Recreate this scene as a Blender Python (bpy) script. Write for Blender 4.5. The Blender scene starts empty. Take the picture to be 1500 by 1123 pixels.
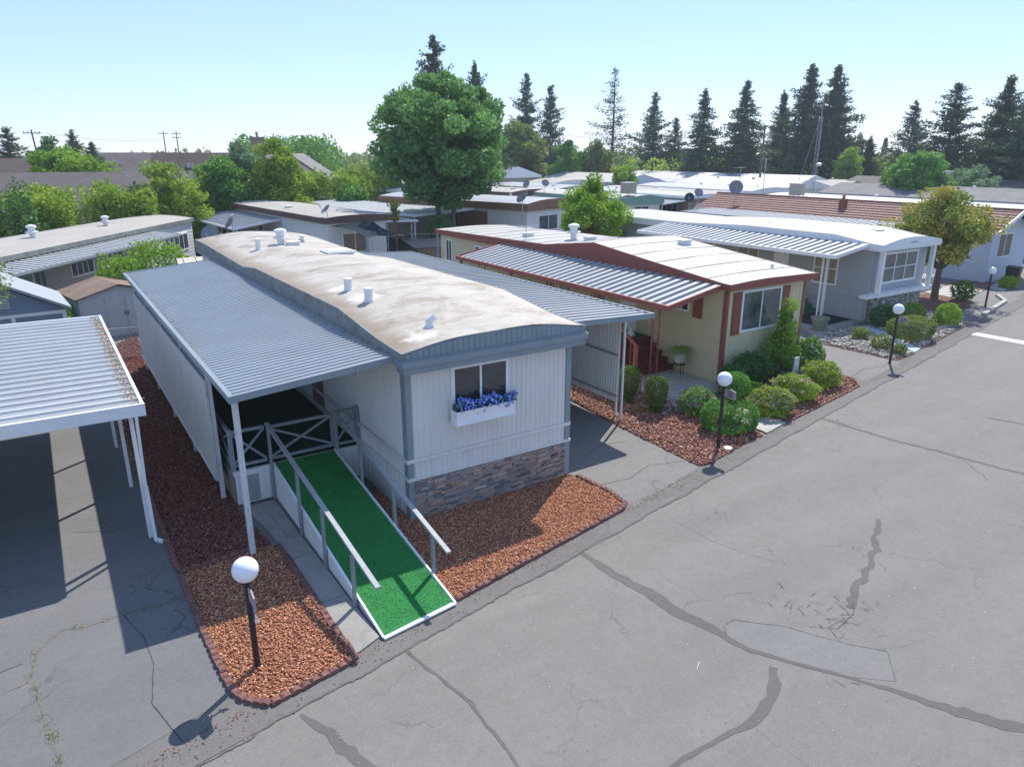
import bpy, math, random
import numpy as np
from mathutils import Vector, Matrix
R = math.radians
random.seed(7); RNG = np.random.default_rng(11)
sc = bpy.context.scene
COL = sc.collection
PI = math.pi

# ------------------------------------------------------------------ camera
camd = bpy.data.cameras.new('camera'); cam = bpy.data.objects.new('camera', camd); COL.objects.link(cam)
sc.camera = cam
camd.sensor_fit = 'HORIZONTAL'; camd.sensor_width = 36.0; camd.lens = 36.0*1055/1500
camd.clip_start = 0.1; camd.clip_end = 4000
cam.location = (-5.71, -12.73, 7.5)
cam.rotation_euler = (R(90-17.79), 0, R(-33.017))
# ------------------------------------------------------------------ sky and sun
SUN_AZ, SUN_EL = 55.5, 50.6          # azimuth clockwise from +Y
w = bpy.data.worlds.new("World"); sc.world = w; w.use_nodes = True
nt = w.node_tree; nt.nodes.clear()
wo = nt.nodes.new('ShaderNodeOutputWorld'); bg = nt.nodes.new('ShaderNodeBackground'); sky = nt.nodes.new('ShaderNodeTexSky')
sky.sky_type = 'NISHITA'; sky.sun_disc = False; sky.sun_elevation = R(SUN_EL); sky.sun_rotation = R(SUN_AZ)
sky.air_density = 1.0; sky.dust_density = 0.0; sky.ozone_density = 2.2; sky.altitude = 50
bg.inputs[1].default_value = 0.11
tn_ = nt.nodes.new('ShaderNodeMix'); tn_.data_type = 'RGBA'; tn_.blend_type = 'MULTIPLY'; tn_.inputs[0].default_value = 1.0
tn_.inputs[7].default_value = (.94, 0.91, 1.03, 1)          # cooler air than the default atmosphere
nt.links.new(sky.outputs[0], tn_.inputs[6]); 
t2_ = nt.nodes.new('ShaderNodeMix'); t2_.data_type = 'RGBA'; t2_.inputs[0].default_value = .52; t2_.inputs[7].default_value = (2.35, 3.65, 6.15, 1)   # even pale blue veil of a clear humid day
nt.links.new(tn_.outputs[2], t2_.inputs[6]); nt.links.new(t2_.outputs[2], bg.inputs[0]); nt.links.new(bg.outputs[0], wo.inputs[0])
sd = bpy.data.lights.new('sun', 'SUN'); sun = bpy.data.objects.new('sun', sd); COL.objects.link(sun)
sd.energy = 3.5; sd.angle = R(0.5); sd.color = (1.0, 0.95, 0.87)
dv = Vector((math.sin(R(SUN_AZ))*math.cos(R(SUN_EL)), math.cos(R(SUN_AZ))*math.cos(R(SUN_EL)), math.sin(R(SUN_EL))))
sun.rotation_euler = dv.to_track_quat('Z', 'Y').to_euler(); sun.location = (30, 20, 60)
sc.view_settings.view_transform = 'Standard'; sc.view_settings.look = 'None'
sc.view_settings.exposure = 0.82; sc.view_settings.gamma = 1.0
sc.render.engine = 'CYCLES'
sc.cycles.max_bounces = 5; sc.cycles.diffuse_bounces = 4; sc.cycles.transparent_max_bounces = 8; sc.cycles.volume_bounces = 0

# ------------------------------------------------------------------ materials
def newmat(name):
    m = bpy.data.materials.new(name); m.use_nodes = True
    t = m.node_tree; t.nodes.clear()
    o = t.nodes.new('ShaderNodeOutputMaterial'); b = t.nodes.new('ShaderNodeBsdfPrincipled')
    t.links.new(b.outputs[0], o.inputs[0])
    return m, t, b, o
def N(t, kind, **kw):
    n = t.nodes.new(kind)
    for k, v in kw.items():
        if k in n.inputs: n.inputs[k].default_value = v
        else: setattr(n, k, v)
    return n
def ramp(t, fac, stops):
    r = t.nodes.new('ShaderNodeValToRGB')
    e = r.color_ramp.elements
    while len(e) < len(stops): e.new(0.5)
    for i, (p, c) in enumerate(stops):
        e[i].position = p; e[i].color = (*c, 1) if not isinstance(c, (int, float)) else (c, c, c, 1)
    t.links.new(fac, r.inputs[0]); return r.outputs[0]
def mixc(t, fac, a, b, mode='MIX'):
    m = t.nodes.new('ShaderNodeMix'); m.data_type = 'RGBA'; m.blend_type = mode
    for sock, v in ((m.inputs[0], fac), (m.inputs[6], a), (m.inputs[7], b)):
        if hasattr(v, 'links'): t.links.new(v, sock)
        elif isinstance(v, (int, float)): sock.default_value = v
        else: sock.default_value = (*v, 1)
    return m.outputs[2]
def coords(t, scale=(1, 1, 1), kind='Object'):
    c = t.nodes.new('ShaderNodeTexCoord'); mp = t.nodes.new('ShaderNodeMapping')
    mp.inputs['Scale'].default_value = scale
    t.links.new(c.outputs[kind], mp.inputs[0]); return mp.outputs[0]
def noise(t, vec, scale, detail=4, rough=.55, dist=0.0):
    n = t.nodes.new('ShaderNodeTexNoise'); n.inputs['Scale'].default_value = scale
    n.inputs['Detail'].default_value = detail; n.inputs['Roughness'].default_value = rough
    n.inputs['Distortion'].default_value = dist
    t.links.new(vec, n.inputs['Vector']); return n.outputs[0]
def bump(t, b, h, strength=.3, dist=.02):
    n = t.nodes.new('ShaderNodeBump'); n.inputs['Strength'].default_value = strength; n.inputs['Distance'].default_value = dist
    t.links.new(h, n.inputs['Height']); t.links.new(n.outputs[0], b.inputs['Normal'])
def dk(c, k): return tuple(x*k for x in c)
def paint(name, col, rough=.55, var=.12, scale=1.5, metallic=0.0, bmp=.05, bscale=40, dirt=None, dirtamt=.35, stretch=(1, 1, 1)):
    m, t, b, o = newmat(name)
    v = coords(t, stretch)
    n1 = noise(t, v, scale, 5, .6)
    base = ramp(t, n1, [(.3, dk(col, 1-var)), (.7, dk(col, 1+var*.5))])
    if dirt:
        n2 = noise(t, v, scale*2.3, 6, .7, .5)
        mask = ramp(t, n2, [(.52, 0.0), (.68, dirtamt)])
        base = mixc(t, mask, base, dirt)
    t.links.new(base, b.inputs['Base Color'])
    b.inputs['Roughness'].default_value = rough; b.inputs['Metallic'].default_value = metallic
    if bmp: bump(t, b, noise(t, v, bscale, 3), bmp*4, .01)
    return m
def tinted(name, stops, rough=.8, attr='tint', transl=0.0, spec=.3):
    """colour comes from the per-leaf / per-stone random value"""
    m, t, b, o = newmat(name)
    a = t.nodes.new('ShaderNodeAttribute'); a.attribute_name = attr
    c = ramp(t, a.outputs['Fac'], stops)
    t.links.new(c, b.inputs['Base Color']); b.inputs['Roughness'].default_value = rough
    b.inputs['Specular IOR Level'].default_value = spec*(.5 if transl else 1)
    if transl:
        tr = t.nodes.new('ShaderNodeBsdfTranslucent'); mx = t.nodes.new('ShaderNodeMixShader')
        c2 = mixc(t, .5, c, (.25, .4, .03), 'MIX')
        t.links.new(c2, tr.inputs[0]); mx.inputs[0].default_value = transl
        t.links.new(b.outputs[0], mx.inputs[1]); t.links.new(tr.outputs[0], mx.inputs[2]); t.links.new(mx.outputs[0], o.inputs[0])
    return m
def glass(name, col=(.02, .025, .03), rough=.06, mixcol=None):
    m, t, b, o = newmat(name)
    v = coords(t)
    base = ramp(t, noise(t, v, 1.3, 2), [(.35, col), (.65, mixcol or dk(col, 2.2))])
    t.links.new(base, b.inputs['Base Color'])
    b.inputs['Roughness'].default_value = rough; b.inputs['Specular IOR Level'].default_value = .9
    return m

def asphalt(name, base, mott, tone=(1, 1, 1), crk=.5):
    m, t, b, o = newmat(name)
    v = coords(t)
    big = noise(t, v, .22, 4, .6, .6); mid = noise(t, v, 1.6, 6, .65, .3); fine = noise(t, v, 95, 3, .8)
    c = ramp(t, big, [(.32, dk(tone, base*.72)), (.68, dk(tone, base*1.14))])
    c = mixc(t, mott, c, ramp(t, mid, [(.34, dk(tone, base*.55)), (.66, dk(tone, base*1.35))]))
    m6 = noise(t, v, 7.5, 5, .75, .2); c = mixc(t, .38, c, ramp(t, m6, [(.32, dk(tone, base*.55)), (.68, dk(tone, base*1.45))]))
    m20 = noise(t, v, 24, 4, .8); c = mixc(t, .30, c, ramp(t, m20, [(.34, dk(tone, base*.5)), (.66, dk(tone, base*1.5))]))
    warm = noise(t, v, .7, 4, .6, .8); c = mixc(t, ramp(t, warm, [(.5, 0.0), (.72, .35)]), c, (base*1.06, base*.93, base*.78))
    # tyre polished lanes and oil spots
    v2 = coords(t, (.12, 1.0, 1)); lane = noise(t, v2, .9, 3)
    c = mixc(t, .22, c, ramp(t, lane, [(.35, dk(tone, base*.6)), (.65, dk(tone, base*1.3))]))
    sp = ramp(t, fine, [(.30, dk(tone, base*.35)), (.5, dk(tone, base)), (.72, dk(tone, base*1.9))])
    c = mixc(t, .33, c, sp)
    # pale aggregate
    vr = t.nodes.new('ShaderNodeTexVoronoi'); vr.inputs['Scale'].default_value = 26; t.links.new(v, vr.inputs['Vector'])
    c = mixc(t, ramp(t, vr.outputs['Distance'], [(.04, .7), (.10, 0.0)]), c, (.42, .41, .38))
    # hairline cracks
    vc = t.nodes.new('ShaderNodeTexVoronoi'); vc.feature = 'DISTANCE_TO_EDGE'; vc.inputs['Scale'].default_value = .42
    wv = t.nodes.new('ShaderNodeVectorMath'); wv.operation = 'ADD'
    nn = t.nodes.new('ShaderNodeTexNoise'); nn.inputs['Scale'].default_value = 1.1; nn.inputs['Detail'].default_value = 7; t.links.new(v, nn.inputs['Vector'])
    t.links.new(v, wv.inputs[0]); t.links.new(nn.outputs['Color'], wv.inputs[1]); t.links.new(wv.outputs[0], vc.inputs['Vector'])
    line = ramp(t, vc.outputs['Distance'], [(.0, 1.0), (.006, 0.0)])
    msk = ramp(t, noise(t, v, .5, 3), [(.48, 0.0), (.60, crk)])
    mm = t.nodes.new('ShaderNodeMath'); mm.operation = 'MULTIPLY'; t.links.new(line, mm.inputs[0]); t.links.new(msk, mm.inputs[1])
    c = mixc(t, mm.outputs[0], c, dk(tone, base*.25))
    t.links.new(c, b.inputs['Base Color']); b.inputs['Roughness'].default_value = .88; b.inputs['Specular IOR Level'].default_value = .25
    bump(t, b, fine, .45, .012)
    return m

def roof_dirty():
    m, t, b, o = newmat('weathered_coating')
    v = coords(t, (.75, 1.15, 1)); v1 = coords(t)
    a = noise(t, v, 1.35, 9, .72, .35); c2 = noise(t, v1, .45, 3, .6, .4); f = noise(t, v1, 9, 5, .7)
    c = ramp(t, a, [(.30, (.20, .155, .11)), (.42, (.32, .27, .21)), (.52, (.41, .37, .315)), (.72, (.49, .465, .42))])
    c = mixc(t, ramp(t, c2, [(.42, 0.0), (.70, .45)]), c, (.52, .49, .44))
    c = mixc(t, ramp(t, f, [(.5, 0.0), (.75, .35)]), c, (.22, .16, .11))
    t.links.new(c, b.inputs['Base Color']); b.inputs['Roughness'].default_value = .75
    sx_ = t.nodes.new('ShaderNodeSeparateXYZ'); t.links.new(v1, sx_.inputs[0])
    ad = t.nodes.new('ShaderNodeMath'); ad.operation = 'ADD'; t.links.new(sx_.outputs[0], ad.inputs[0]); t.links.new(noise(t, coords(t, (.3, 1.6, 1)), 1.0, 5, .7), ad.inputs[1])
    c = mixc(t, ramp(t, ad.outputs[0], [(.45, .75), (1.0, 0.0)]), c, (.23, .17, .11))      # rust brown run-off ponding at the low eave
    t.links.new(c, b.inputs['Base Color'])
    for p_, r_ in (((.62, 3.5, 4.2), .75), ((.5, .3, 4.0), .55), ((.55, 4.9, 4.2), .55), ((2.0, 15.0, 4.2), .8), ((3.15, 12.2, 4.2), .7), ((3.4, 6.5, 4.2), 1.0)):   # fresh white sealant round the vents
        vd = t.nodes.new('ShaderNodeVectorMath'); vd.operation = 'DISTANCE'; t.links.new(v1, vd.inputs[0]); vd.inputs[1].default_value = p_
        ds = t.nodes.new('ShaderNodeMath'); ds.operation = 'ADD'; t.links.new(vd.outputs['Value'], ds.inputs[0]); t.links.new(noise(t, v1, 2.6, 5, .65), ds.inputs[1])
        c = mixc(t, ramp(t, ds.outputs[0], [(.45+r_*.45, .75), (.62+r_*.5, 0.0)]), c, (.62, .60, .56))
    t.links.new(c, b.inputs['Base Color'])
    bump(t, b, f, .2, .01)
    return m
def shingle(name, col, sx=4, sy=7):
    m, t, b, o = newmat(name)
    v = coords(t, kind='UV')
    br = t.nodes.new('ShaderNodeTexBrick'); t.links.new(v, br.inputs['Vector'])
    br.inputs['Color1'].default_value = (*dk(col, .8), 1); br.inputs['Color2'].default_value = (*dk(col, 1.2), 1)
    br.inputs['Mortar'].default_value = (*dk(col, .45), 1); br.inputs['Scale'].default_value = 1
    br.inputs['Mortar Size'].default_value = .03; br.inputs['Brick Width'].default_value = .45; br.inputs['Row Height'].default_value = .22
    n1 = noise(t, coords(t), .8, 5, .6)
    c = mixc(t, .35, br.outputs[0], ramp(t, n1, [(.3, dk(col, .65)), (.7, dk(col, 1.35))]))
    t.links.new(c, b.inputs['Base Color']); b.inputs['Roughness'].default_value = .9
    bump(t, b, br.outputs['Fac'], -.4, .02)
    return m
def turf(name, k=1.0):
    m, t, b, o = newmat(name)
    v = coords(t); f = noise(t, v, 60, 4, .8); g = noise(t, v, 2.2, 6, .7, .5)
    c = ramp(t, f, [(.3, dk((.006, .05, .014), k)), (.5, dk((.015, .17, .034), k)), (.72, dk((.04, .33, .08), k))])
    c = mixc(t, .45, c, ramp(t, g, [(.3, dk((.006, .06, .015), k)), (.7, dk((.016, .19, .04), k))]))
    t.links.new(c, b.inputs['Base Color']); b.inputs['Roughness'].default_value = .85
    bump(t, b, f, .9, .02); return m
def concrete(name, col=(.30, .28, .25)):
    m, t, b, o = newmat(name)
    v = coords(t); a = noise(t, v, 1.7, 6, .7, .4); f = noise(t, v, 60, 3, .7)
    c = ramp(t, a, [(.3, dk(col, .7)), (.7, dk(col, 1.15))]); c = mixc(t, .25, c, ramp(t, f, [(.3, dk(col, .5)), (.7, dk(col, 1.4))]))
    t.links.new(c, b.inputs['Base Color']); b.inputs['Roughness'].default_value = .9; bump(t, b, f, .3, .006); return m
def soil(name, col, fs=30):
    m, t, b, o = newmat(name)
    v = coords(t); a = noise(t, v, 1.2, 5, .7); f = noise(t, v, fs, 4, .8)
    c = ramp(t, f, [(.3, dk(col, .45)), (.7, dk(col, 1.6))]); c = mixc(t, .4, c, ramp(t, a, [(.3, dk(col, .6)), (.7, dk(col, 1.3))]))
    t.links.new(c, b.inputs['Base Color']); b.inputs['Roughness'].default_value = .95; bump(t, b, f, .8, .04); return m

MT = {}
MT['ground'] = soil('bare_ground', (.11, .10, .075), 6)
MT['road'] = asphalt('weathered_asphalt', .20, .5, (1.0, .945, .865))
MT['gutter'] = asphalt('gutter_asphalt', .160, .4, (1, .95, .89), .7)
MT['drive'] = asphalt('sealed_asphalt', .165, .35, (1.0, .99, .98), .6)
MT['drive2'] = asphalt('driveway_asphalt', .195, .35, (1.0, .955, .90), .6)
MT['seal'] = asphalt('crack_sealer', .125, .6, (1, .96, .89), 0)
MT['patch'] = asphalt('patch_asphalt', .20, .4, (1, .965, .92), 0)
MT['crack'] = soil('open_crack', (.075, .068, .058), 40)
MT['crackgrass'] = soil('weedy_crack', (.20, .18, .13), 30)
MT['drygrass_base'] = soil('dry_dirt', (.30, .20, .11), 14)
MT['roof_main'] = roof_dirty()
MT['wall_white'] = paint('off_white_siding', (.70, .70, .67), .5, .06, 1.2, dirt=(.46, .44, .40), dirtamt=.22, stretch=(2.2, 2.2, .5))
MT['slate'] = paint('slate_grey_trim', (.23, .285, .31), .5, .10, 2)
MT['slate_dirty'] = paint('stained_grey_fascia', (.22, .235, .225), .7, .25, 2, dirt=(.07, .055, .035), dirtamt=.8)
MT['awn_grey'] = paint('grey_pan_metal', (.33, .355, .375), .5, .08, 1.0, dirt=(.34, .30, .25), dirtamt=.35)
MT['awn_light'] = paint('pale_pan_metal', (.37, .38, .38), .5, .08, .8, dirt=(.42, .38, .33), dirtamt=.25)
MT['awn_white'] = paint('white_pan_metal', (.53, .535, .53), .5, .06, .8, dirt=(.45, .40, .32), dirtamt=.3)
MT['white'] = paint('white_paint', (.78, .78, .77), .5, .06, 3)
MT['whitebright'] = paint('clean_white_vinyl', (.82, .83, .84), .4, .03, 3)
MT['peeling'] = paint('peeling_white_wood', (.60, .59, .57), .8, .15, 2.5, dirt=(.26, .24, .22), dirtamt=.85, stretch=(1.5, 6, .45), bmp=.15)
MT['wood_post'] = paint('weathered_white_post', (.66, .66, .66), .75, .15, 4, dirt=(.2, .19, .17), dirtamt=.7, stretch=(6, 6, .7))
MT['rail_grey'] = paint('grey_painted_rail', (.24, .27, .29), .6, .10, 3)
MT['rail_top'] = paint('worn_grey_rail_cap', (.36, .37, .38), .65, .12, 3, dirt=(.2, .2, .19), dirtamt=.4)
MT['turf'] = turf('green_artificial_turf', 1.35); MT['turf_shaded'] = turf('shade_toned_turf', .22)  # second turf: shade under the awning put into its colour, for the deck
MT['wood_grey'] = paint('weathered_plank', (.30, .24, .19), .9, .3, 2, stretch=(6, .6, 6), dirt=(.1, .08, .06), dirtamt=.6)
MT['concrete'] = concrete('aged_concrete', (.30, .285, .26))
MT['concrete_pale'] = concrete('pale_concrete', (.42, .40, .36))
MT['concrete_teal'] = concrete('faded_blue_concrete', (.42, .52, .52))
MT['brickedge'] = paint('red_scalloped_block', (.20, .085, .07), .9, .35, 6, dirt=(.30, .20, .15), dirtamt=.6, bmp=.3)
MT['lava_bed'] = soil('lava_bed_base', (.26, .10, .06), 45)
MT['chip_bed'] = soil('chip_bed_base', (.16, .075, .05), 45)
MT['river_bed'] = soil('river_bed_base', (.20, .185, .16), 20)
MT['lava'] = tinted('red_lava_stone', [(0, (.20, .075, .04)), (.35, (.44, .185, .10)), (.75, (.62, .31, .175)), (1, (.70, .48, .34))], .95, spec=.1)
MT['lava_shaded'] = tinted('shade_toned_lava_stone', [(0, (.07, .025, .022)), (.5, (.22, .085, .068)), (.9, (.36, .17, .13)), (1, (.5, .42, .38))], .95, spec=.1)  # same lava rock, with the shade of the side bed painted into its colour
MT['chips'] = tinted('bark_chip', [(0, (.12, .045, .03)), (.45, (.34, .155, .11)), (.85, (.50, .30, .22)), (1, (.62, .50, .40))], .95, spec=.1)
MT['river'] = tinted('river_stone', [(0, (.14, .12, .10)), (.5, (.36, .33, .29)), (1, (.62, .60, .55))], .85, spec=.2)
MT['stone'] = tinted('stacked_ledge_stone', [(0, (.14, .13, .14)), (.3, (.25, .235, .235)), (.55, (.33, .30, .27)), (.8, (.38, .24, .18)), (1, (.48, .41, .34))], .9, spec=.2)
MT['mortar'] = paint('dark_joint', (.07, .075, .08), .95)
MT['flag'] = paint('flagstone', (.33, .33, .30), .9, .3, 5, bmp=.2)
MT['black'] = paint('black_metal', (.018, .018, .020), .4, .1, 5)
MT['globe'] = paint('milky_globe', (.86, .86, .90), .25, .02, 3, bmp=0)
MT['sign'] = paint('pinkish_grey_plate', (.34, .27, .29), .6, .1, 5)
MT['glass'] = glass('window_glass')
MT['glass_blind'] = glass('window_with_blind', (.04, .055, .06), .08, (.12, .15, .155))
MT['glass_far'] = glass('dim_window_glass', (.035, .04, .045), .15)
MT['cream'] = paint('cream_board_siding', (.60, .53, .33), .7, .06, 1.3)
MT['cream_grey'] = paint('sage_board_siding', (.44, .44, .34), .7, .06, 1.3)
MT['redtrim'] = paint('red_brown_trim', (.27, .075, .05), .6, .12, 3)
MT['redpost'] = paint('terracotta_paint', (.42, .12, .07), .6, .12, 3)
MT['redwood'] = paint('dark_red_stained_wood', (.19, .035, .022), .6, .25, 3, stretch=(1, 5, 5))
MT['roof_white'] = paint('white_roof_coating', (.41, .39, .35), .6, .07, .7, dirt=(.36, .33, .28), dirtamt=.6)
MT['roof_tan'] = paint('tan_stained_roof_coating', (.38, .35, .31), .8, .18, .6, dirt=(.36, .30, .24), dirtamt=.6, stretch=(1, .4, 1))
MT['roof_silver'] = paint('silver_roof_coating', (.33, .35, .36), .5, .10, .6, dirt=(.4, .38, .34), dirtamt=.4)
MT['grey_siding'] = paint('blue_grey_lap_siding', (.37, .395, .43), .6, .06, 1.3)
MT['grey_dark'] = paint('dark_grey_skirting', (.27, .28, .30), .7, .1, 1.3)
MT['brown_trim'] = paint('dark_brown_fascia', (.13, .065, .05), .7, .15, 2)
MT['rust_trim'] = paint('rust_brown_fascia', (.25, .13, .07), .7, .2, 2)
MT['green_trim'] = paint('sage_green_fascia', (.20, .34, .25), .7, .08, 2)
MT['blue_wall'] = paint('blue_shed_board', (.19, .245, .33), .7, .1, 2)
MT['pale_blue'] = paint('pale_blue_siding', (.50, .55, .62), .6, .06, 1.2)
MT['beige_wall'] = paint('beige_siding', (.52, .46, .37), .7, .08, 1.2)
MT['pink_wall'] = paint('mauve_grey_lap_siding', (.42, .37, .36), .7, .1, 1.2, dirt=(.6, .58, .55), dirtamt=.3)
MT['wood_wall'] = paint('brown_board_wall', (.28, .20, .14), .8, .2, 2, stretch=(4, 4, .5))
MT['shed_wall'] = paint('pale_shed_board', (.52, .54, .55), .7, .08, 1.5, dirt=(.4, .4, .4), dirtamt=.3)
MT['shed_roof'] = paint('brown_mineral_roof', (.22, .155, .115), .95, .25, 1.5, dirt=(.2, .13, .08), dirtamt=.6)
MT['tileroof'] = paint('red_clay_tile', (.25, .125, .10), .8, .22, 3, dirt=(.15, .08, .07), dirtamt=.5)
MT['galv'] = paint('galvanised_metal', (.45, .46, .47), .45, .1, 4, metallic=.4)
MT['dish'] = paint('grey_dish', (.20, .21, .23), .5, .08, 4)
MT['sail'] = paint('grey_shade_cloth', (.028, .036, .05), .9, .08, 3)
MT['sail'].node_tree.nodes['Principled BSDF'].inputs['Specular IOR Level'].default_value = .05
MT['bark'] = paint('grey_brown_bark', (.16, .12, .09), .95, .3, 4, stretch=(4, 4, .6), bmp=.4)
MT['bark_red'] = paint('conifer_bark', (.12, .075, .055), .95, .3, 4, stretch=(4, 4, .6))
MT['pole'] = paint('weathered_utility_pole', (.13, .10, .08), .95, .2, 3)
MT['terracotta'] = paint('terracotta', (.40, .18, .10), .8, .15, 5)
MT['potgreen'] = paint('glazed_green_pot', (.20, .24, .18), .35, .2, 5)
MT['blueglaze'] = paint('blue_glaze', (.04, .06, .16), .25, .2, 5)
MT['mat'] = paint('black_rubber_mat', (.02, .02, .02), .9, .2, 5)
MT['drygrass'] = tinted('dry_grass_blade', [(0, (.30, .17, .06)), (.6, (.50, .33, .14)), (1, (.62, .50, .28))], .9)
MT['roadpaint'] = paint('white_road_paint', (.62, .62, .60), .7, .1, 3, dirt=(.35, .35, .34), dirtamt=.5)
MT['shingle_a'] = shingle('brown_shingle', (.125, .105, .10))
MT['shingle_b'] = shingle('grey_shingle', (.20, .19, .18))
MT['shingle_c'] = shingle('dark_brown_shingle', (.10, .07, .06))
MT['stucco'] = paint('beige_stucco', (.50, .43, .34), .9, .08, 2)
MT['chimney_brick'] = paint('tan_brick', (.36, .27, .21), .9, .2, 8)
MT['solar'] = paint('solar_panel_glass', (.10, .12, .17), .25, .1, 3)
G_ = lambda a, b, c: [(0, a), (.5, b), (1, c)]
MT['lf_mid'] = tinted('mid_green_leaf', G_((0.048, 0.124, 0.032), (0.109, 0.288, 0.061), (0.233, 0.521, 0.095)), .5, transl=.3)
MT['lf_big'] = tinted('blue_green_leaf', G_((.055, .13, .05), (.15, .33, .11), (.30, .54, .18)), .5, transl=.32)
MT['lf_lime'] = tinted('lime_green_leaf', G_((0.103, 0.196, 0.023), (0.241, 0.425, 0.046), (0.437, 0.621, 0.081)), .5, transl=.4)
MT['lf_hedge'] = tinted('hedge_leaf', G_((.10, .17, .025), (.30, .42, .045), (.52, .60, .10)), .5, transl=.32)
MT['lf_gold'] = tinted('gold_tipped_leaf', [(0, (.06, .11, .025)), (.35, (.16, .22, .045)), (.6, (.46, .38, .07)), (1, (.66, .52, .14))], .55, transl=.3)
MT['lf_dark'] = tinted('dark_glossy_leaf', G_((0.026, 0.071, 0.026), (0.065, 0.167, 0.045), (0.152, 0.331, 0.077)), .35, transl=.2)
MT['lf_olive'] = tinted('olive_leaf', G_((.09, .12, .04), (.22, .26, .08), (.38, .40, .15)), .6, transl=.3)
MT['lf_bluegrey'] = tinted('silvery_leaf', G_((0.092, 0.163, 0.092), (0.201, 0.311, 0.182), (0.365, 0.474, 0.311)), .6, transl=.25)
MT['lf_col'] = tinted('red_tipped_leaf', [(0, (.05, .10, .025)), (.6, (.13, .21, .04)), (.82, (.30, .27, .06)), (1, (.58, .27, .09))], .5, transl=.25)
MT['needle'] = tinted('conifer_needle', G_((0.024, 0.046, 0.034), (0.059, 0.101, 0.059), (0.115, 0.167, 0.080)), .7, transl=.12)
MT['needle_b'] = tinted('brownish_conifer_needle', [(0, (.02, .032, .022)), (.5, (.055, .078, .048)), (.85, (.10, .11, .055)), (1, (.20, .12, .07))], .7, transl=.12)
MT['needle_s'] = tinted('sparse_conifer_needle', G_((0.035, 0.053, 0.039), (0.079, 0.109, 0.066), (0.150, 0.176, 0.096)), .7, transl=.15)
MT['fl_pink'] = tinted('pale_pink_petal', [(0, (.45, .26, .22)), (1, (.78, .60, .54))], .7, transl=.3)
MT['fl_blue'] = tinted('violet_blue_petal', [(0, (.03, .07, .42)), (.6, (.11, .21, .74)), (1, (.55, .62, .88))], .6, transl=.2)
MT['fl_red'] = tinted('dull_red_petal', [(0, (.20, .06, .05)), (1, (.45, .2, .14))], .7)

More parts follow.
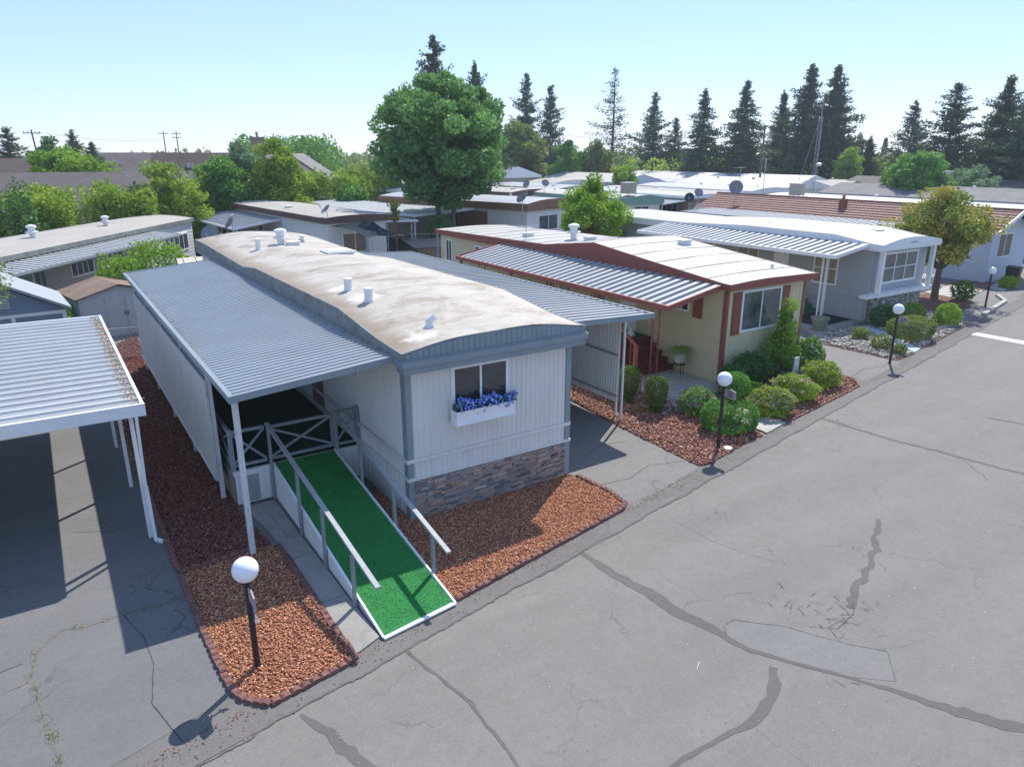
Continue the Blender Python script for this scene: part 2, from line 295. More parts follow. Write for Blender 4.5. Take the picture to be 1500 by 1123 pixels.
# ------------------------------------------------------------------ mesh helpers
class MB:
    def __init__(s): s.v = []; s.f = []; s.m = []; s.uv = None
    def add(s, vs, fs, mi=0):
        n = len(s.v); s.v += [tuple(map(float, p)) for p in vs]
        s.f += [tuple(i+n for i in f) for f in fs]; s.m += [mi]*len(fs); return s
    def box(s, x0, x1, y0, y1, z0, z1, mi=0):
        vs = [(x0, y0, z0), (x1, y0, z0), (x1, y1, z0), (x0, y1, z0), (x0, y0, z1), (x1, y0, z1), (x1, y1, z1), (x0, y1, z1)]
        return s.add(vs, [(3, 2, 1, 0), (4, 5, 6, 7), (0, 1, 5, 4), (1, 2, 6, 5), (2, 3, 7, 6), (3, 0, 4, 7)], mi)
    def bar(s, p, q, w, h=None, mi=0, up=(0, 0, 1)):
        p = Vector(p); q = Vector(q); d = (q-p).normalized(); h = h or w
        u = Vector(up)
        if abs(d.dot(u)) > .95: u = Vector((0, 1, 0))
        a = d.cross(u).normalized()*(w/2); b = a.cross(d).normalized()*(h/2)
        vs = [p-a-b, p+a-b, p+a+b, p-a+b, q-a-b, q+a-b, q+a+b, q-a+b]
        return s.add(vs, [(0, 1, 2, 3), (7, 6, 5, 4), (4, 5, 1, 0), (5, 6, 2, 1), (6, 7, 3, 2), (7, 4, 0, 3)], mi)
    def tube(s, p, q, r0, r1=None, n=10, cap=True, mi=0):
        p = Vector(p); q = Vector(q); r1 = r0 if r1 is None else r1
        d = (q-p).normalized(); a = d.orthogonal().normalized(); b = d.cross(a)
        vs = []
        for c, r in ((p, r0), (q, r1)):
            for i in range(n):
                t = 2*PI*i/n; vs.append(c+(a*math.cos(t)+b*math.sin(t))*r)
        fs = [(i, (i+1) % n, n+(i+1) % n, n+i) for i in range(n)]
        if cap: fs += [tuple(range(n))[::-1], tuple(range(n, 2*n))]
        return s.add(vs, fs, mi)
    def lathe(s, c, prof, n=16, mi=0, sx=1, sy=1):
        c = Vector(c); vs = []
        for r, z in prof:
            for i in range(n):
                t = 2*PI*i/n; vs.append((c.x+r*sx*math.cos(t), c.y+r*sy*math.sin(t), c.z+z))
        fs = []
        for k in range(len(prof)-1):
            for i in range(n):
                fs.append((k*n+i, k*n+(i+1) % n, (k+1)*n+(i+1) % n, (k+1)*n+i))
        fs += [tuple(range(n))[::-1], tuple((len(prof)-1)*n+i for i in range(n))]
        return s.add(vs, fs, mi)
    def poly(s, pts, z0, z1, mi=0):      # prism
        n = len(pts); vs = [(x, y, z0) for x, y in pts]+[(x, y, z1) for x, y in pts]
        ar = sum(pts[i][0]*pts[(i+1) % n][1]-pts[(i+1) % n][0]*pts[i][1] for i in range(n))
        top = tuple(range(n, 2*n)); bot = tuple(range(n))[::-1]
        if ar < 0: top = top[::-1]; bot = bot[::-1]
        return s.add(vs, [top, bot]+[(i, (i+1) % n, n+(i+1) % n, n+i) for i in range(n)], mi)
    def sheet(s, pts, z, mi=0):
        n = len(pts); ar = sum(pts[i][0]*pts[(i+1) % n][1]-pts[(i+1) % n][0]*pts[i][1] for i in range(n))
        f = tuple(range(n)) if ar > 0 else tuple(range(n))[::-1]
        return s.add([(x, y, z) for x, y in pts], [f], mi)
    def ribbon(s, pts, wd, z, mi=0, jit=.35, step=.12):
        """ragged strip along a polyline; wd = list of widths or one width"""
        P = []
        if not isinstance(wd, (list, tuple)): wd = [wd]*len(pts)
        for i in range(len(pts)-1):
            a = Vector(pts[i]); b = Vector(pts[i+1]); n = max(1, int((b-a).length/step))
            for k in range(n):
                f = k/n; P.append((a.lerp(b, f), wd[i]*(1-f)+wd[i+1]*f))
        P.append((Vector(pts[-1]), wd[-1]))
        off = 0; vs = []
        for i, (p, wv) in enumerate(P):
            q = P[min(i+1, len(P)-1)][0]-P[max(i-1, 0)][0]
            nrm = Vector((-q.y, q.x)).normalized()
            off = off*.7+random.uniform(-1, 1)*wv*jit*.6
            a = p+nrm*(off+wv*.5*(1+random.uniform(-jit, jit))); b = p+nrm*(off-wv*.5*(1+random.uniform(-jit, jit)))
            vs += [(b.x, b.y, z), (a.x, a.y, z)]
        return s.add(vs, [(2*i, 2*i+2, 2*i+3, 2*i+1) for i in range(len(P)-1)], mi)
    def build(s, name, mats, parent=None, smooth=False, loc=None, rot=None):
        me = bpy.data.meshes.new(name); me.from_pydata(s.v, [], s.f)
        if not isinstance(mats, (list, tuple)): mats = [mats]
        for m in mats: me.materials.append(MT[m] if isinstance(m, str) else m)
        if len(mats) > 1: me.polygons.foreach_set('material_index', s.m)
        if s.uv:
            ul = me.uv_layers.new(name='UVMap')
            ul.data.foreach_set('uv', [c for f in s.uv for p in f for c in p])
        if smooth: me.polygons.foreach_set('use_smooth', [True]*len(s.f))
        me.update()
        o = bpy.data.objects.new(name, me); COL.objects.link(o)
        if parent: o.parent = parent
        if loc: o.location = loc
        if rot is not None: o.rotation_euler = (0, 0, rot)
        return o
def tag(o, label=None, cat=None, group=None, kind=None):
    if label: o['label'] = label
    if cat: o['category'] = cat
    if group: o['group'] = group
    if kind: o['kind'] = kind
    return o
def thing(name, label, cat, loc=(0, 0, 0), rotz=0, group=None):
    o = bpy.data.objects.new(name, None); COL.objects.link(o); o.empty_display_size = .3
    o.location = loc; o.rotation_euler = (0, 0, rotz); return tag(o, label, cat, group)
def dup(root, loc, rotz=0, label=None, scale=None):
    r = root.copy(); COL.objects.link(r); r.location = loc; r.rotation_euler = (0, 0, rotz)
    if scale: r.scale = scale
    if label: r['label'] = label
    for ch in list(root.children):
        c = ch.copy(); COL.objects.link(c); c.parent = r
        for g in ch.children:
            d = g.copy(); COL.objects.link(d); d.parent = c
    return r
def npmesh(name, V, F, mat, parent=None, tint=None, loc=None, smooth=False):
    me = bpy.data.meshes.new(name); nv = len(V); nf, k = F.shape
    me.vertices.add(nv); me.vertices.foreach_set('co', V.astype(np.float32).ravel())
    me.loops.add(nf*k); me.loops.foreach_set('vertex_index', F.astype(np.int32).ravel())
    me.polygons.add(nf); me.polygons.foreach_set('loop_start', np.arange(0, nf*k, k, dtype=np.int32))
    me.polygons.foreach_set('loop_total', np.full(nf, k, dtype=np.int32))
    me.materials.append(MT[mat])
    me.update(calc_edges=True)
    if tint is not None:
        a = me.attributes.new('tint', 'FLOAT', 'POINT'); a.data.foreach_set('value', np.clip(tint, 0, 1).astype(np.float32))
    if smooth: me.polygons.foreach_set('use_smooth', [True]*nf)
    o = bpy.data.objects.new(name, me); COL.objects.link(o)
    if parent: o.parent = parent
    if loc: o.location = loc
    return o
def unit(n):
    a = RNG.normal(size=(n, 3)); return a/np.linalg.norm(a, axis=1, keepdims=True)
def leaves(C, size, tint, aspect=.55, up=.35):
    """one rhombic leaf per centre, random attitude"""
    n = len(C); nrm = unit(n)+np.array([0, 0, up]); nrm /= np.linalg.norm(nrm, axis=1, keepdims=True)
    a = np.cross(nrm, unit(n)); a /= np.linalg.norm(a, axis=1, keepdims=True)+1e-9; b = np.cross(nrm, a)
    s = (size*RNG.uniform(.65, 1.3, n))[:, None] if np.isscalar(size) else size[:, None]
    V = np.stack([C-a*s, C-b*s*aspect, C+a*s, C+b*s*aspect], 1).reshape(-1, 3)
    F = np.arange(4*n).reshape(n, 4)
    return V, F, np.repeat(tint, 4)
def inpoly(P, poly):
    x, y = P[:, 0], P[:, 1]; r = np.zeros(len(P), bool); j = len(poly)-1
    for i in range(len(poly)):
        xi, yi = poly[i]; xj, yj = poly[j]
        r ^= ((yi > y) != (yj > y)) & (x < (xj-xi)*(y-yi)/(yj-yi+1e-12)+xi); j = i
    return r
OCT_V = np.array([[1, 0, 0], [-1, 0, 0], [0, 1, 0], [0, -1, 0], [0, 0, 1], [0, 0, -1]], float)
OCT_F = np.array([[0, 2, 4], [2, 1, 4], [1, 3, 4], [3, 0, 4], [2, 0, 5], [1, 2, 5], [3, 1, 5], [0, 3, 5]])
def rocks(name, poly, dens, size, mat, z=.01, flat=.7, elong=1.0, holes=(), parent=None):
    xs = [p[0] for p in poly]; ys = [p[1] for p in poly]
    A = (max(xs)-min(xs))*(max(ys)-min(ys)); n = int(A*dens)
    P = np.stack([RNG.uniform(min(xs), max(xs), n), RNG.uniform(min(ys), max(ys), n)], 1)
    k = inpoly(P, poly)
    for h in holes: k &= ~inpoly(P, h)
    P = P[k]; n = len(P)
    s = size*RNG.uniform(.55, 1.45, (n, 1, 1))
    V = OCT_V[None]*s*RNG.uniform(.65, 1.25, (n, 6, 1))*np.array([elong, 1, flat])
    ang = RNG.uniform(0, 2*PI, n); tl = RNG.normal(0, .35, n)
    c, sn = np.cos(ang)[:, None], np.sin(ang)[:, None]; ct, st = np.cos(tl)[:, None], np.sin(tl)[:, None]
    X, Y, Z = V[:, :, 0].copy(), V[:, :, 1].copy(), V[:, :, 2].copy()
    X, Z = X*ct-Z*st, X*st+Z*ct
    V = np.stack([X*c-Y*sn, X*sn+Y*c, Z], 2)
    V[:, :, 0] += P[:, 0:1]; V[:, :, 1] += P[:, 1:2]; V[:, :, 2] += z+RNG.uniform(0, size*1.3, (n, 1))
    F = (OCT_F[None]+np.arange(n)[:, None, None]*6).reshape(-1, 3)
    return npmesh(name, V.reshape(-1, 3), F, mat, tint=np.repeat(RNG.beta(2, 2, n), 6), parent=parent)
def smoothnoise(P, f, seed):
    r = np.random.default_rng(seed); s = np.zeros(len(P))
    for k in range(5):
        d = r.normal(size=3)*f*(1+.6*k); s += np.sin(P@d+r.uniform(0, 6.28))/(1+.5*k)
    return s/2.4
def blob_leaves(n, rad, size, lump=.12, seed=0, inner=.72, cut=None, lf=2.5, tintbias=0., box=1):
    """leaf centres through a lumpy ellipsoidal crown (origin at its centre)"""
    d = unit(n); rad = np.array(rad)
    r = RNG.uniform(inner, 1, n)**.6*(1+lump*smoothnoise(d, lf, seed)+.75*lump*smoothnoise(d, lf*2.8, seed+17))
    keep = smoothnoise(d, lf*2.2, seed+31) > -.78
    if box != 1: d = np.sign(d)*np.abs(d)**box
    C = d*r[:, None]*rad; C = C[keep | (r < .8)]
    if cut is not None: C = C[C[:, 2] > cut]
    t = .5+.22*smoothnoise(C/rad.max(), 7, seed+3)+RNG.normal(0, .16, len(C))+tintbias
    return C, t
def bush(name, label, cat, loc, rad, leaf='lf_mid', n=3500, size=.035, lump=.14, group=None, flowers=None, fn=500, fsize=.03, rotz=0, stem=.0, flat=None, seed=1):
    t = thing(name, label, cat, loc, rotz, group)
    C, ti = blob_leaves(n, rad, size, lump, seed, box=.72 if name == 'round_hedge' else 1)
    C[:, 2] += rad[2]+stem
    if name == 'column_hedge': k_ = .62+.50*C[:, 2]/(2*rad[2]); C[:, 0] *= k_; C[:, 1] *= k_; C[:, 2] = np.minimum(C[:, 2], 1.78*rad[2]+RNG.normal(0, .03, len(C)))
    C = C[C[:, 2] > .02]; ti = RNG.permutation(ti) if False else ti[:len(C)]
    V, F, T = leaves(C, size, ti); npmesh('foliage', V, F, leaf, t, T)
    mb = MB()
    # branching stems inside the crown
    for k in range(6):
        a = k*1.05+seed; q = (math.cos(a)*rad[0]*.55, math.sin(a)*rad[1]*.55, rad[2]*1.2+stem)
        mb.tube((math.cos(a)*.02, math.sin(a)*.02, 0), q, .018+.02*rad[2], .008, 6)
    mb.build('stems', 'bark', t)
    if flowers:
        d = unit(fn); d[:, 2] = np.abs(d[:, 2])*.9; rr = 1.0+lump*smoothnoise(d, 2.5, seed)
        C = d*rr[:, None]*np.array(rad)*1.02
        keep = smoothnoise(C/max(rad), 6, seed+9) > -.1; C = C[keep]; C[:, 2] += rad[2]+stem
        V, F, T = leaves(C, fsize, RNG.uniform(0, 1, len(C)), .9); npmesh('flowers', V, F, flowers, t, T)
    return t
def limb(mb, p, q, r0, r1, n=7, seg=3, wob=.08):
    p = Vector(p); q = Vector(q); L = (q-p).length; prev = p; pr = r0
    for i in range(1, seg+1):
        f = i/seg; c = p.lerp(q, f)+Vector((random.uniform(-1, 1), random.uniform(-1, 1), 0))*L*wob*(1 if i < seg else 0)
        r = r0+(r1-r0)*f; mb.tube(prev, c, pr, r, n); prev = c; pr = r
    return prev
def tree(name, label, loc, h, zb, prof, leaf, nclump, nleaf, size, rc, trunks=1, tr=.2, group=None, seed=1, clust=.75, trunk_h=None, oy=1.0):
    """prof: list of (z, radius) of the crown; clumps of leaves spread through it"""
    t = thing(name, label, 'tree', loc, 0, group)
    rs = random.Random(seed); zs = [p[0] for p in prof]; rr = [p[1] for p in prof]
    cl = []; guard = 0
    while len(cl) < nclump and guard < nclump*60:
        guard += 1
        z = rs.uniform(zs[0], zs[-1]); rmax = float(np.interp(z, zs, rr)); a = rs.uniform(0, 2*PI)
        rmax *= 1+.18*math.sin(2*a+seed)+.14*math.sin(3*a+z*.8)+.10*math.sin(5*a-z*1.3+seed)
        if rs.random() > (rmax/max(rr))**1.2: continue
        rad = rmax*(rs.uniform(.0, 1)**.38) - rc*.55
        if rad < 0: rad = 0
        c = (rad*math.cos(a), rad*math.sin(a)*oy, z)
        if min([(c[0]-d[0])**2+(c[1]-d[1])**2+(c[2]-d[2])**2 for d in cl] or [9]) < (rc*.45)**2: continue
        cl.append(c)
    CC = []; TT = []
    for k, c in enumerate(cl):
        rck = rc*rs.uniform(.65, 1.25); d = unit(nleaf); d[:, 2] += .15
        P = d*(RNG.uniform(.25, 1, nleaf)**.5)[:, None]*rck*np.array([1, 1, clust])+np.array(c)
        CC.append(P); TT.append(np.full(nleaf, .5+rs.uniform(-.28, .28))+RNG.normal(0, .16, nleaf))
    C = np.concatenate(CC); T = np.concatenate(TT)
    V, F, T = leaves(C, size, T); npmesh('crown', V, F, leaf, t, T)
    mb = MB(); th = trunk_h or zb
    for k in range(trunks):
        a = k*2*PI/trunks+seed; sp = 0 if trunks == 1 else tr*1.2
        b0 = Vector((math.cos(a)*sp*.5, math.sin(a)*sp*.5, -.1))
        tp = Vector((math.cos(a)*sp*3.2, math.sin(a)*sp*3.2, th))
        limb(mb, b0, tp, tr, tr*.7, 10, 4, .03)
        pick = [cl[(k+trunks*j) % len(cl)] for j in range(min(10, len(cl)))]
        for c in pick:
            if c[2] > th*.9: limb(mb, tp, c, tr*.45, .03, 6, 3, .06)
        limb(mb, tp, (tp.x*.6, tp.y*.6, th+(h-th)*.7), tr*.65, .04, 7, 4, .04)
    mb.build('trunk', 'bark', t)
    return t

# ------------------------------------------------------------------ ground, road, driveways, beds
def struct(o): return tag(o, kind='structure')
mb = MB(); mb.sheet([(-1500, -1500), (1500, -1500), (1500, 1500), (-1500, 1500)], 0.0); struct(mb.build('ground', 'ground'))
# park lanes' asphalt under the homes
def edge_y(x): return -2.95+.192*(x+.7)      # front edge of the lots along the road
mb = MB(); mb.sheet([(-70, -18), (170, 28), (170, 130), (-30, 130), (-70, 60)], .004); struct(mb.build('park_paving', 'drive2'))
road = MB()
road.sheet([(-70, edge_y(-70)-.55), (-70, edge_y(-70)-30), (170, edge_y(170)-30), (170, edge_y(170)-.55)], .008)
# repaired utility trench, sealed cracks and the alligatored spot
def rb(pts, wd, mi, z=.012, **k): road.ribbon(pts, wd, z, mi, **k)
rb([(2.24, -2.97), (2.29, -3.93), (2.41, -5.0), (2.41, -5.55), (2.60, -6.28), (2.66, -6.78), (3.08, -7.47), (3.47, -8.12), (3.79, -8.67), (4.01, -9.23), (4.44, -9.91), (5.3, -11.6)],
   [.10, .22, .26, .24, .16, .10, .08, .07, .12, .22, .20, .2], 1, jit=.22)
rb([(2.62, -7.2), (2.35, -7.42), (2.05, -7.58), (1.75, -7.72), (1.47, -7.76), (.92, -7.76), (.2, -7.71), (-.6, -7.8)], [.13, .18, .16, .2, .14, .08, .07, .05], 1, jit=.3)
road.sheet([(2.58, -6.38), (2.78, -6.12), (3.05, -6.10), (3.62, -6.69), (3.92, -7.24), (4.06, -7.5), (4.44, -7.97), (3.90, -8.42), (3.45, -8.02), (3.05, -7.38), (2.72, -6.8)], .0118, 2)
for pts, wd in ([[(2.58, -6.38), (2.78, -6.12), (3.05, -6.10), (3.62, -6.69), (3.92, -7.24), (4.06, -7.5), (4.44, -7.97), (3.90, -8.42)], 0.0110],
                [[(4.05, -7.4), (4.2, -7.1), (4.6, -7.1)], .006], [[(3.95, -6.9), (4.3, -7.2), (4.9, -7.1), (5.2, -6.9)], .007]):
    rb(pts, wd, 3 if len(pts) < 8 else 1, .0158, jit=.8, step=.04)
for (cx_, cy_, sd_, nn_) in ((4.15, -6.35, .22, 20), (4.45, -7.25, .28, 20), (5.05, -6.95, .25, 20), (3.2, -8.1, .12, 3)):
    for k in range(nn_):
        p_ = (cx_+random.gauss(0, sd_), cy_+random.gauss(0, sd_)); a_ = random.choice([.3, 1.2, 2.3])+random.uniform(-.4, .4); l_ = random.uniform(.08, .26)
        rb([p_, (p_[0]+math.cos(a_)*l_*.5, p_[1]+math.sin(a_)*l_*.5), (p_[0]+math.cos(a_+.12)*l_, p_[1]+math.sin(a_+.12)*l_)], random.choice([.003, .005, .008]), 3, .0158, jit=.5, step=.06)
rb([(5.0, -7.0), (5.5, -6.75), (6.3, -6.5), (7.2, -6.1), (8.4, -5.4)], [.12, .16, .12, .14, .08], 1, .012, jit=.5)
rb([(12.86, -.77), (12.94, -2.76), (13.31, -4.57), (13.55, -6.06), (14.2, -9)], [.14, .13, .12, .12, .1], 1, jit=.35)
rb([(-1.93, -3.74), (-1.77, -4.59), (-1.62, -5.36), (-1.63, -6.11), (-1.66, -6.66), (-1.5, -8)], [.06, .045, .06, .05, .05, .05], 1, jit=.5)
rb([(-3.74, -4.26), (-3.53, -4.8), (-3.37, -5.38), (-3.28, -5.9)], [.06, .14, .20, .16], 1, jit=.4)
for k in range(6):                               # short stray cracks
    x = random.uniform(-2, 26); y = edge_y(x)-random.uniform(1.2, 11); a = random.uniform(0, PI)
    pts = [(x, y)]
    for j in range(random.randint(3, 7)):
        a += random.uniform(-.35, .35); pts.append((pts[-1][0]+math.cos(a)*.35, pts[-1][1]+math.sin(a)*.35))
    rb(pts, random.choice([.004, .006, .008]), 3, .0158, jit=.6, step=.06)
for x, y in ((17, -3.6), (26, -5)): rb([(x, y), (x+.6, y-1.6), (x+.8, y-3.4), (x+1.6, y-5)], .07, 1, .012, jit=.5)
# chalk survey tick
rb([(1.62, -6.62), (1.78, -6.52)], .006, 4, .012, jit=.9, step=.03)
# white stop bar far right
road.sheet([(27.35, 2.25), (27.55, -2.6), (28.15, -2.6), (27.98, 2.22)], .012, 4)
struct(road.build('road', ['road', 'seal', 'patch', 'crack', 'roadpaint']))
g = MB()
X = [-70+i*1.5 for i in range(161)]
vs = []; 
for x in X: vs += [(x, edge_y(x)-.62+.03*math.sin(x*3), .0165), (x, edge_y(x)+.3, .0165)]
g.add(vs, [(2*i, 2*i+2, 2*i+3, 2*i+1) for i in range(len(X)-1)])
g.ribbon([(x, edge_y(x)-.62+.03*math.sin(x*3)+random.uniform(-.02, .02)) for x in [-12+.5*i for i in range(100)]], .03, .020, 1, jit=.9, step=.06)
struct(g.build('gutter', ['gutter', 'seal']))
d = MB()
d.sheet([(-14, -6.2), (-4.42, -3.35), (-4.52, .4), (-4.62, 6.8), (-4.7, 10.1), (-6.4, 11.0), (-8.5, 11.3), (-14, 11.6)], .0205)
wp1 = [(-8.5, -1.75), (-7.27, -1.53), (-6.89, -1.43), (-6.84, -.74), (-6.46, -.29), (-5.97, -.39), (-5.56, -.32), (-5.0, -.42), (-4.59, -.36)]
wp2 = [(-6.85, -1.46), (-6.78, -2.17), (-6.67, -2.83), (-6.58, -3.47)]
d.ribbon(wp1, [.012, .012, .03, .03, .035, .03, .02, .015, .015], .0245, 1, jit=.9, step=.05); d.ribbon(wp2, [.02, .015, .03, .02], .0245, 1, jit=.9, step=.05)
WC = []
for wp in (wp1, wp2):
    for i in range(len(wp)-1):
        for k in range(7):
            if random.random() < .6: continue
            f = random.random(); q = (wp[i][0]*(1-f)+wp[i+1][0]*f, wp[i][1]*(1-f)+wp[i+1][1]*f)
            nn_ = random.randint(4, 26); WC.append(np.column_stack([q[0]+RNG.normal(0, .05, nn_), q[1]+RNG.normal(0, .05, nn_), RNG.uniform(.03, .06, nn_)]))
WC = np.concatenate(WC); V, F, T = leaves(WC, .014, RNG.uniform(0, 1, len(WC)), .5); _w = npmesh('crack_weeds', V, F, 'lf_olive', tint=T); tag(_w, 'small green weeds growing in the cracks of the left driveway', kind='stuff')
d.ribbon([(-5.55, -.35), (-5.35, -1.2), (-5.3, -2.0), (-5.45, -2.9), (-5.2, -3.9)], .012, .0245, 2, jit=.6, step=.06)
d.ribbon([(-7.0, -.9), (-8.6, -1.2)], .015, .0245, 2, jit=.6, step=.06)
d.ribbon([(-6.1, 3.3), (-5.3, 2.9), (-4.8, 3.1)], .012, .0245, 2, jit=.6, step=.06)
struct(d.build('driveway_left', ['drive', 'crackgrass', 'crack']))
d = MB()
d.sheet([(4.4, -2.15), (7.25, -1.45), (7.33, 1.7), (7.55, 4.3), (7.65, 20), (4.4, 20), (4.22, 0), (4.45, -1.3)], .0205)
d.ribbon([(4.5, -.9), (5.3, -1.0), (6.2, -.7), (7.2, -1.0)], .014, .0245, 1, jit=.7, step=.06)
d.ribbon([(5.2, .6), (6.1, 1.0), (6.8, .8)], .012, .0245, 1, jit=.7, step=.06)
struct(d.build('driveway_middle', ['drive2', 'crack']))
d = MB()
d.sheet([(17.2, .35), (20.7, 1.05), (20.5, 5.3), (22.6, 6.4), (22.8, 25), (17.1, 25), (17.1, 3.3), (17.35, 1.0)], .0205)
d.ribbon([(17.3, .95), (18.6, 1.3), (19.6, 1.1), (20.7, 1.5)], .02, .0245, 1, jit=.7, step=.06)
struct(d.build('driveway_right', ['drive2', 'crack']))
d = MB(); d.sheet([(31.2, 3.15), (38.2, 4.55), (39.5, 6.0), (38.8, 8.2), (38.6, 27), (31.8, 27), (30.8, 4.6)], .0205); struct(d.build('driveway_far_right', 'drive2'))

def edging(label, pts, bl=.16, w=.10, h=.09, group='scalloped block edgings', closed=False):
    """row of scalloped blocks following the bed's outline"""
    mb = MB(); 
    for i in range(len(pts)-1):
        a = Vector(pts[i]).to_3d(); b = Vector(pts[i+1]).to_3d(); L = (b-a).length; n = max(1, round(L/bl)); d = (b-a)/n; u = d.normalized()
        for k in range(n):
            c = a+d*(k+.5)+Vector((random.uniform(-.008, .008), random.uniform(-.008, .008), 0)); hl = d.length*.48; hh = h*random.uniform(.85, 1.1)
            nn = Vector((-u.y, u.x, 0))*w*.5
            prof = [(-1, 0), (-1, .62), (-.6, .92), (0, 1), (.6, .92), (1, .62), (1, 0)]
            vs = [c+u*hl*p+Vector((0, 0, hh*q))-nn for p, q in prof]+[c+u*hl*p+Vector((0, 0, hh*q))+nn for p, q in prof]
            m = len(prof)
            mb.add(vs, [tuple(range(m)), tuple(range(m, 2*m))[::-1]]+[(j, j+m, (j+1) % m+m, (j+1) % m) for j in range(m)])
    o = mb.build('bed_edging', 'brickedge'); return tag(o, label, 'bed edging', group)

bed1 = [(-4.48, .42), (-4.45, -1.57), (-4.38, -3.25), (-4.28, -3.5), (-4.02, -3.78), (-2.70, -3.52), (-2.74, .50), (-3.14, .56), (-3.61, .49)]
bed2 = [(-4.48, .46), (-3.61, .53), (-3.14, .60), (-2.80, .62), (-2.98, 2.3), (-3.12, 10), (-3.02, 17.6), (-2.82, 21.3), (-4.04, 19.45), (-4.64, 9.9), (-4.60, 6.8), (-4.53, 4.65), (-4.50, 2.3)]
bed3 = [(-.62, -3.02), (4.05, -2.06), (4.28, -1.9), (4.36, -1.37), (4.24, -.30), (4.15, -.02), (0, -.02), (-.05, 1.8), (-.45, 1.8)]
bed4 = [(4.3, 5), (4.3, 4.9)]
bed4 = [(7.22, -1.40), (7.60, -1.47), (9.30, -1.08), (10.30, -.92), (10.40, -.3), (10.6, 1.6), (10.55, 2.6), (10.2, 3.4), (9.7, 5.0), (9.3, 12), (7.7, 18), (7.62, 4.3), (7.34, 1.79)]
bed5 = [(11.62, -.60), (13.07, -.36), (16.60, .28), (17.1, .75), (17.05, 2.2), (16.9, 2.9), (12.8, 2.9), (12.2, 2.2), (11.55, 1.5)]
bed6a = [(20.75, 1.35), (22.2, 1.5), (24.6, 5.3), (24.3, 5.6), (22.4, 5.35), (20.6, 5.0)]
bed6b = [(23.1, 1.75), (28.9, 2.85), (29.6, 3.4), (30.6, 4.45), (30.2, 5.7), (25.9, 5.6), (25.2, 5.0)]
for nm, p, m in (('lava_bed', bed1, 'lava_bed'), ('lava_bed_side', bed2, 'lava_bed'), ('lava_bed_front', bed3, 'lava_bed'), ('bark_bed', bed4, 'chip_bed'),
                 ('bark_bed_right', bed5, 'chip_bed'), ('stone_bed', bed6a, 'river_bed'), ('stone_bed_right', bed6b, 'river_bed')):
    b = MB(); b.sheet(p, .032); struct(b.build(nm, m))
def stuff(o, label): return tag(o, label, kind='stuff')
stuff(rocks('lava_rock', bed1, 1250, .021, 'lava', .03), 'orange red lava rock in the bed round the lamp post')
stuff(rocks('lava_rock', bed3, 1150, .021, 'lava', .03), 'orange red lava rock along the stone skirting')
stuff(rocks('lava_rock', bed2, 650, .026, 'lava_shaded', .03), 'shade toned red lava rock beside the white screen')
stuff(rocks('bark_mulch', bed4, 620, .030, 'chips', .03, flat=.35, elong=1.6), 'red brown bark chips in the corner bed')
stuff(rocks('bark_mulch', bed5, 350, .034, 'chips', .03, flat=.35, elong=1.6), 'red brown bark chips under the pink flowering bushes')
stuff(rocks('river_rock', bed6a, 260, .055, 'river', .03, flat=.6, elong=1.3), 'pale river stones left of the blue grey path')
stuff(rocks('river_rock', bed6b, 230, .058, 'river', .03, flat=.6, elong=1.3), 'pale river stones right of the blue grey path')
edging('red scalloped block edging round the lamp post bed', [(-4.53, .42), (-4.50, -1.57), (-4.43, -3.28), (-4.31, -3.57), (-4.03, -3.86), (-2.66, -3.60), (-2.68, -2.6), (-2.71, .50)])
edging('low block row between the orange and the shade toned lava rock', [(-4.5, .44), (-3.61, .51), (-3.2, .56)], .17, .12, .10)
edging('tan block edging between left driveway and shade toned lava rock', [(-4.68, 9.9), (-4.64, 6.8), (-4.57, 4.65), (-4.54, 2.3), (-4.54, .5)], .18)
edging('dark red block edging of the lava bed along the road', [(-.60, -3.08), (4.07, -2.12), (4.33, -1.93), (4.41, -1.37), (4.30, -.2)])
edging('thin timber coloured edging under the flowering bushes', [(11.62, -.66), (13.07, -.42), (16.62, .22), (17.15, .72), (17.15, 2.3)], .3, .07, .07)
edging('low edging round the left river stone bed', [(20.52, 5.0), (20.68, 1.30), (22.2, 1.44)], .25, .06, .06)
edging('low edging along the right river stone bed', [(23.1, 1.70), (28.95, 2.79), (29.68, 3.35)], .3, .08, .07)

p = MB()
p.poly([(-2.62, -3.50), (-2.62, -1.9), (-2.17, -1.9), (-2.14, -3.30)], 0, .045); p.poly([(-2.62, -1.885), (-2.62, -.2), (-2.19, -.2), (-2.17, -1.885)], 0, .045)
p.poly([(-2.62, -.185), (-2.66, .62), (-2.21, .62), (-2.19, -.185)], 0, .045); p.poly([(-2.67, .635), (-2.85, 2.5), (-2.52, 2.5), (-2.44, .635)], 0, .045)
p.poly([(-2.43, .635), (-2.51, 2.5), (-2.2, 2.5), (-2.21, .635)], 0, .045); p.poly([(-2.86, 2.52), (-3.12, 9.9), (-3.06, 16.5), (-2.8, 16.5), (-2.7, 2.52)], 0, .045)
struct(p.build('walkway', 'concrete'))
p = MB()
p.poly([(10.45, -.92), (11.58, -.68), (11.50, .5), (10.52, .5)], .0, .06); p.poly([(10.53, .52), (11.50, .52), (11.6, 2.3), (10.65, 2.3)], 0, .06)
p.poly([(10.1, 2.32), (12.78, 2.32), (12.78, 4.0), (10.0, 4.0)], 0, .06); p.poly([(10.0, 4.02), (12.78, 4.02), (12.78, 6.4), (9.9, 6.4)], 0, .06)
struct(p.build('patio_path', 'concrete_pale'))
p = MB()
q = [(22.25, 1.45), (23.05, 1.65), (25.25, 5.1), (25.4, 5.6), (24.45, 5.6)]
for k in range(4):
    f0, f1 = k/4+.01, (k+1)/4-.01
    L = lambda f: (22.25+2.25*f, 1.45+3.9*f); Rr = lambda f: (23.05+2.2*f, 1.65+3.5*f)
    p.poly([L(f0), Rr(f0), Rr(f1), L(f1)], 0, .06)
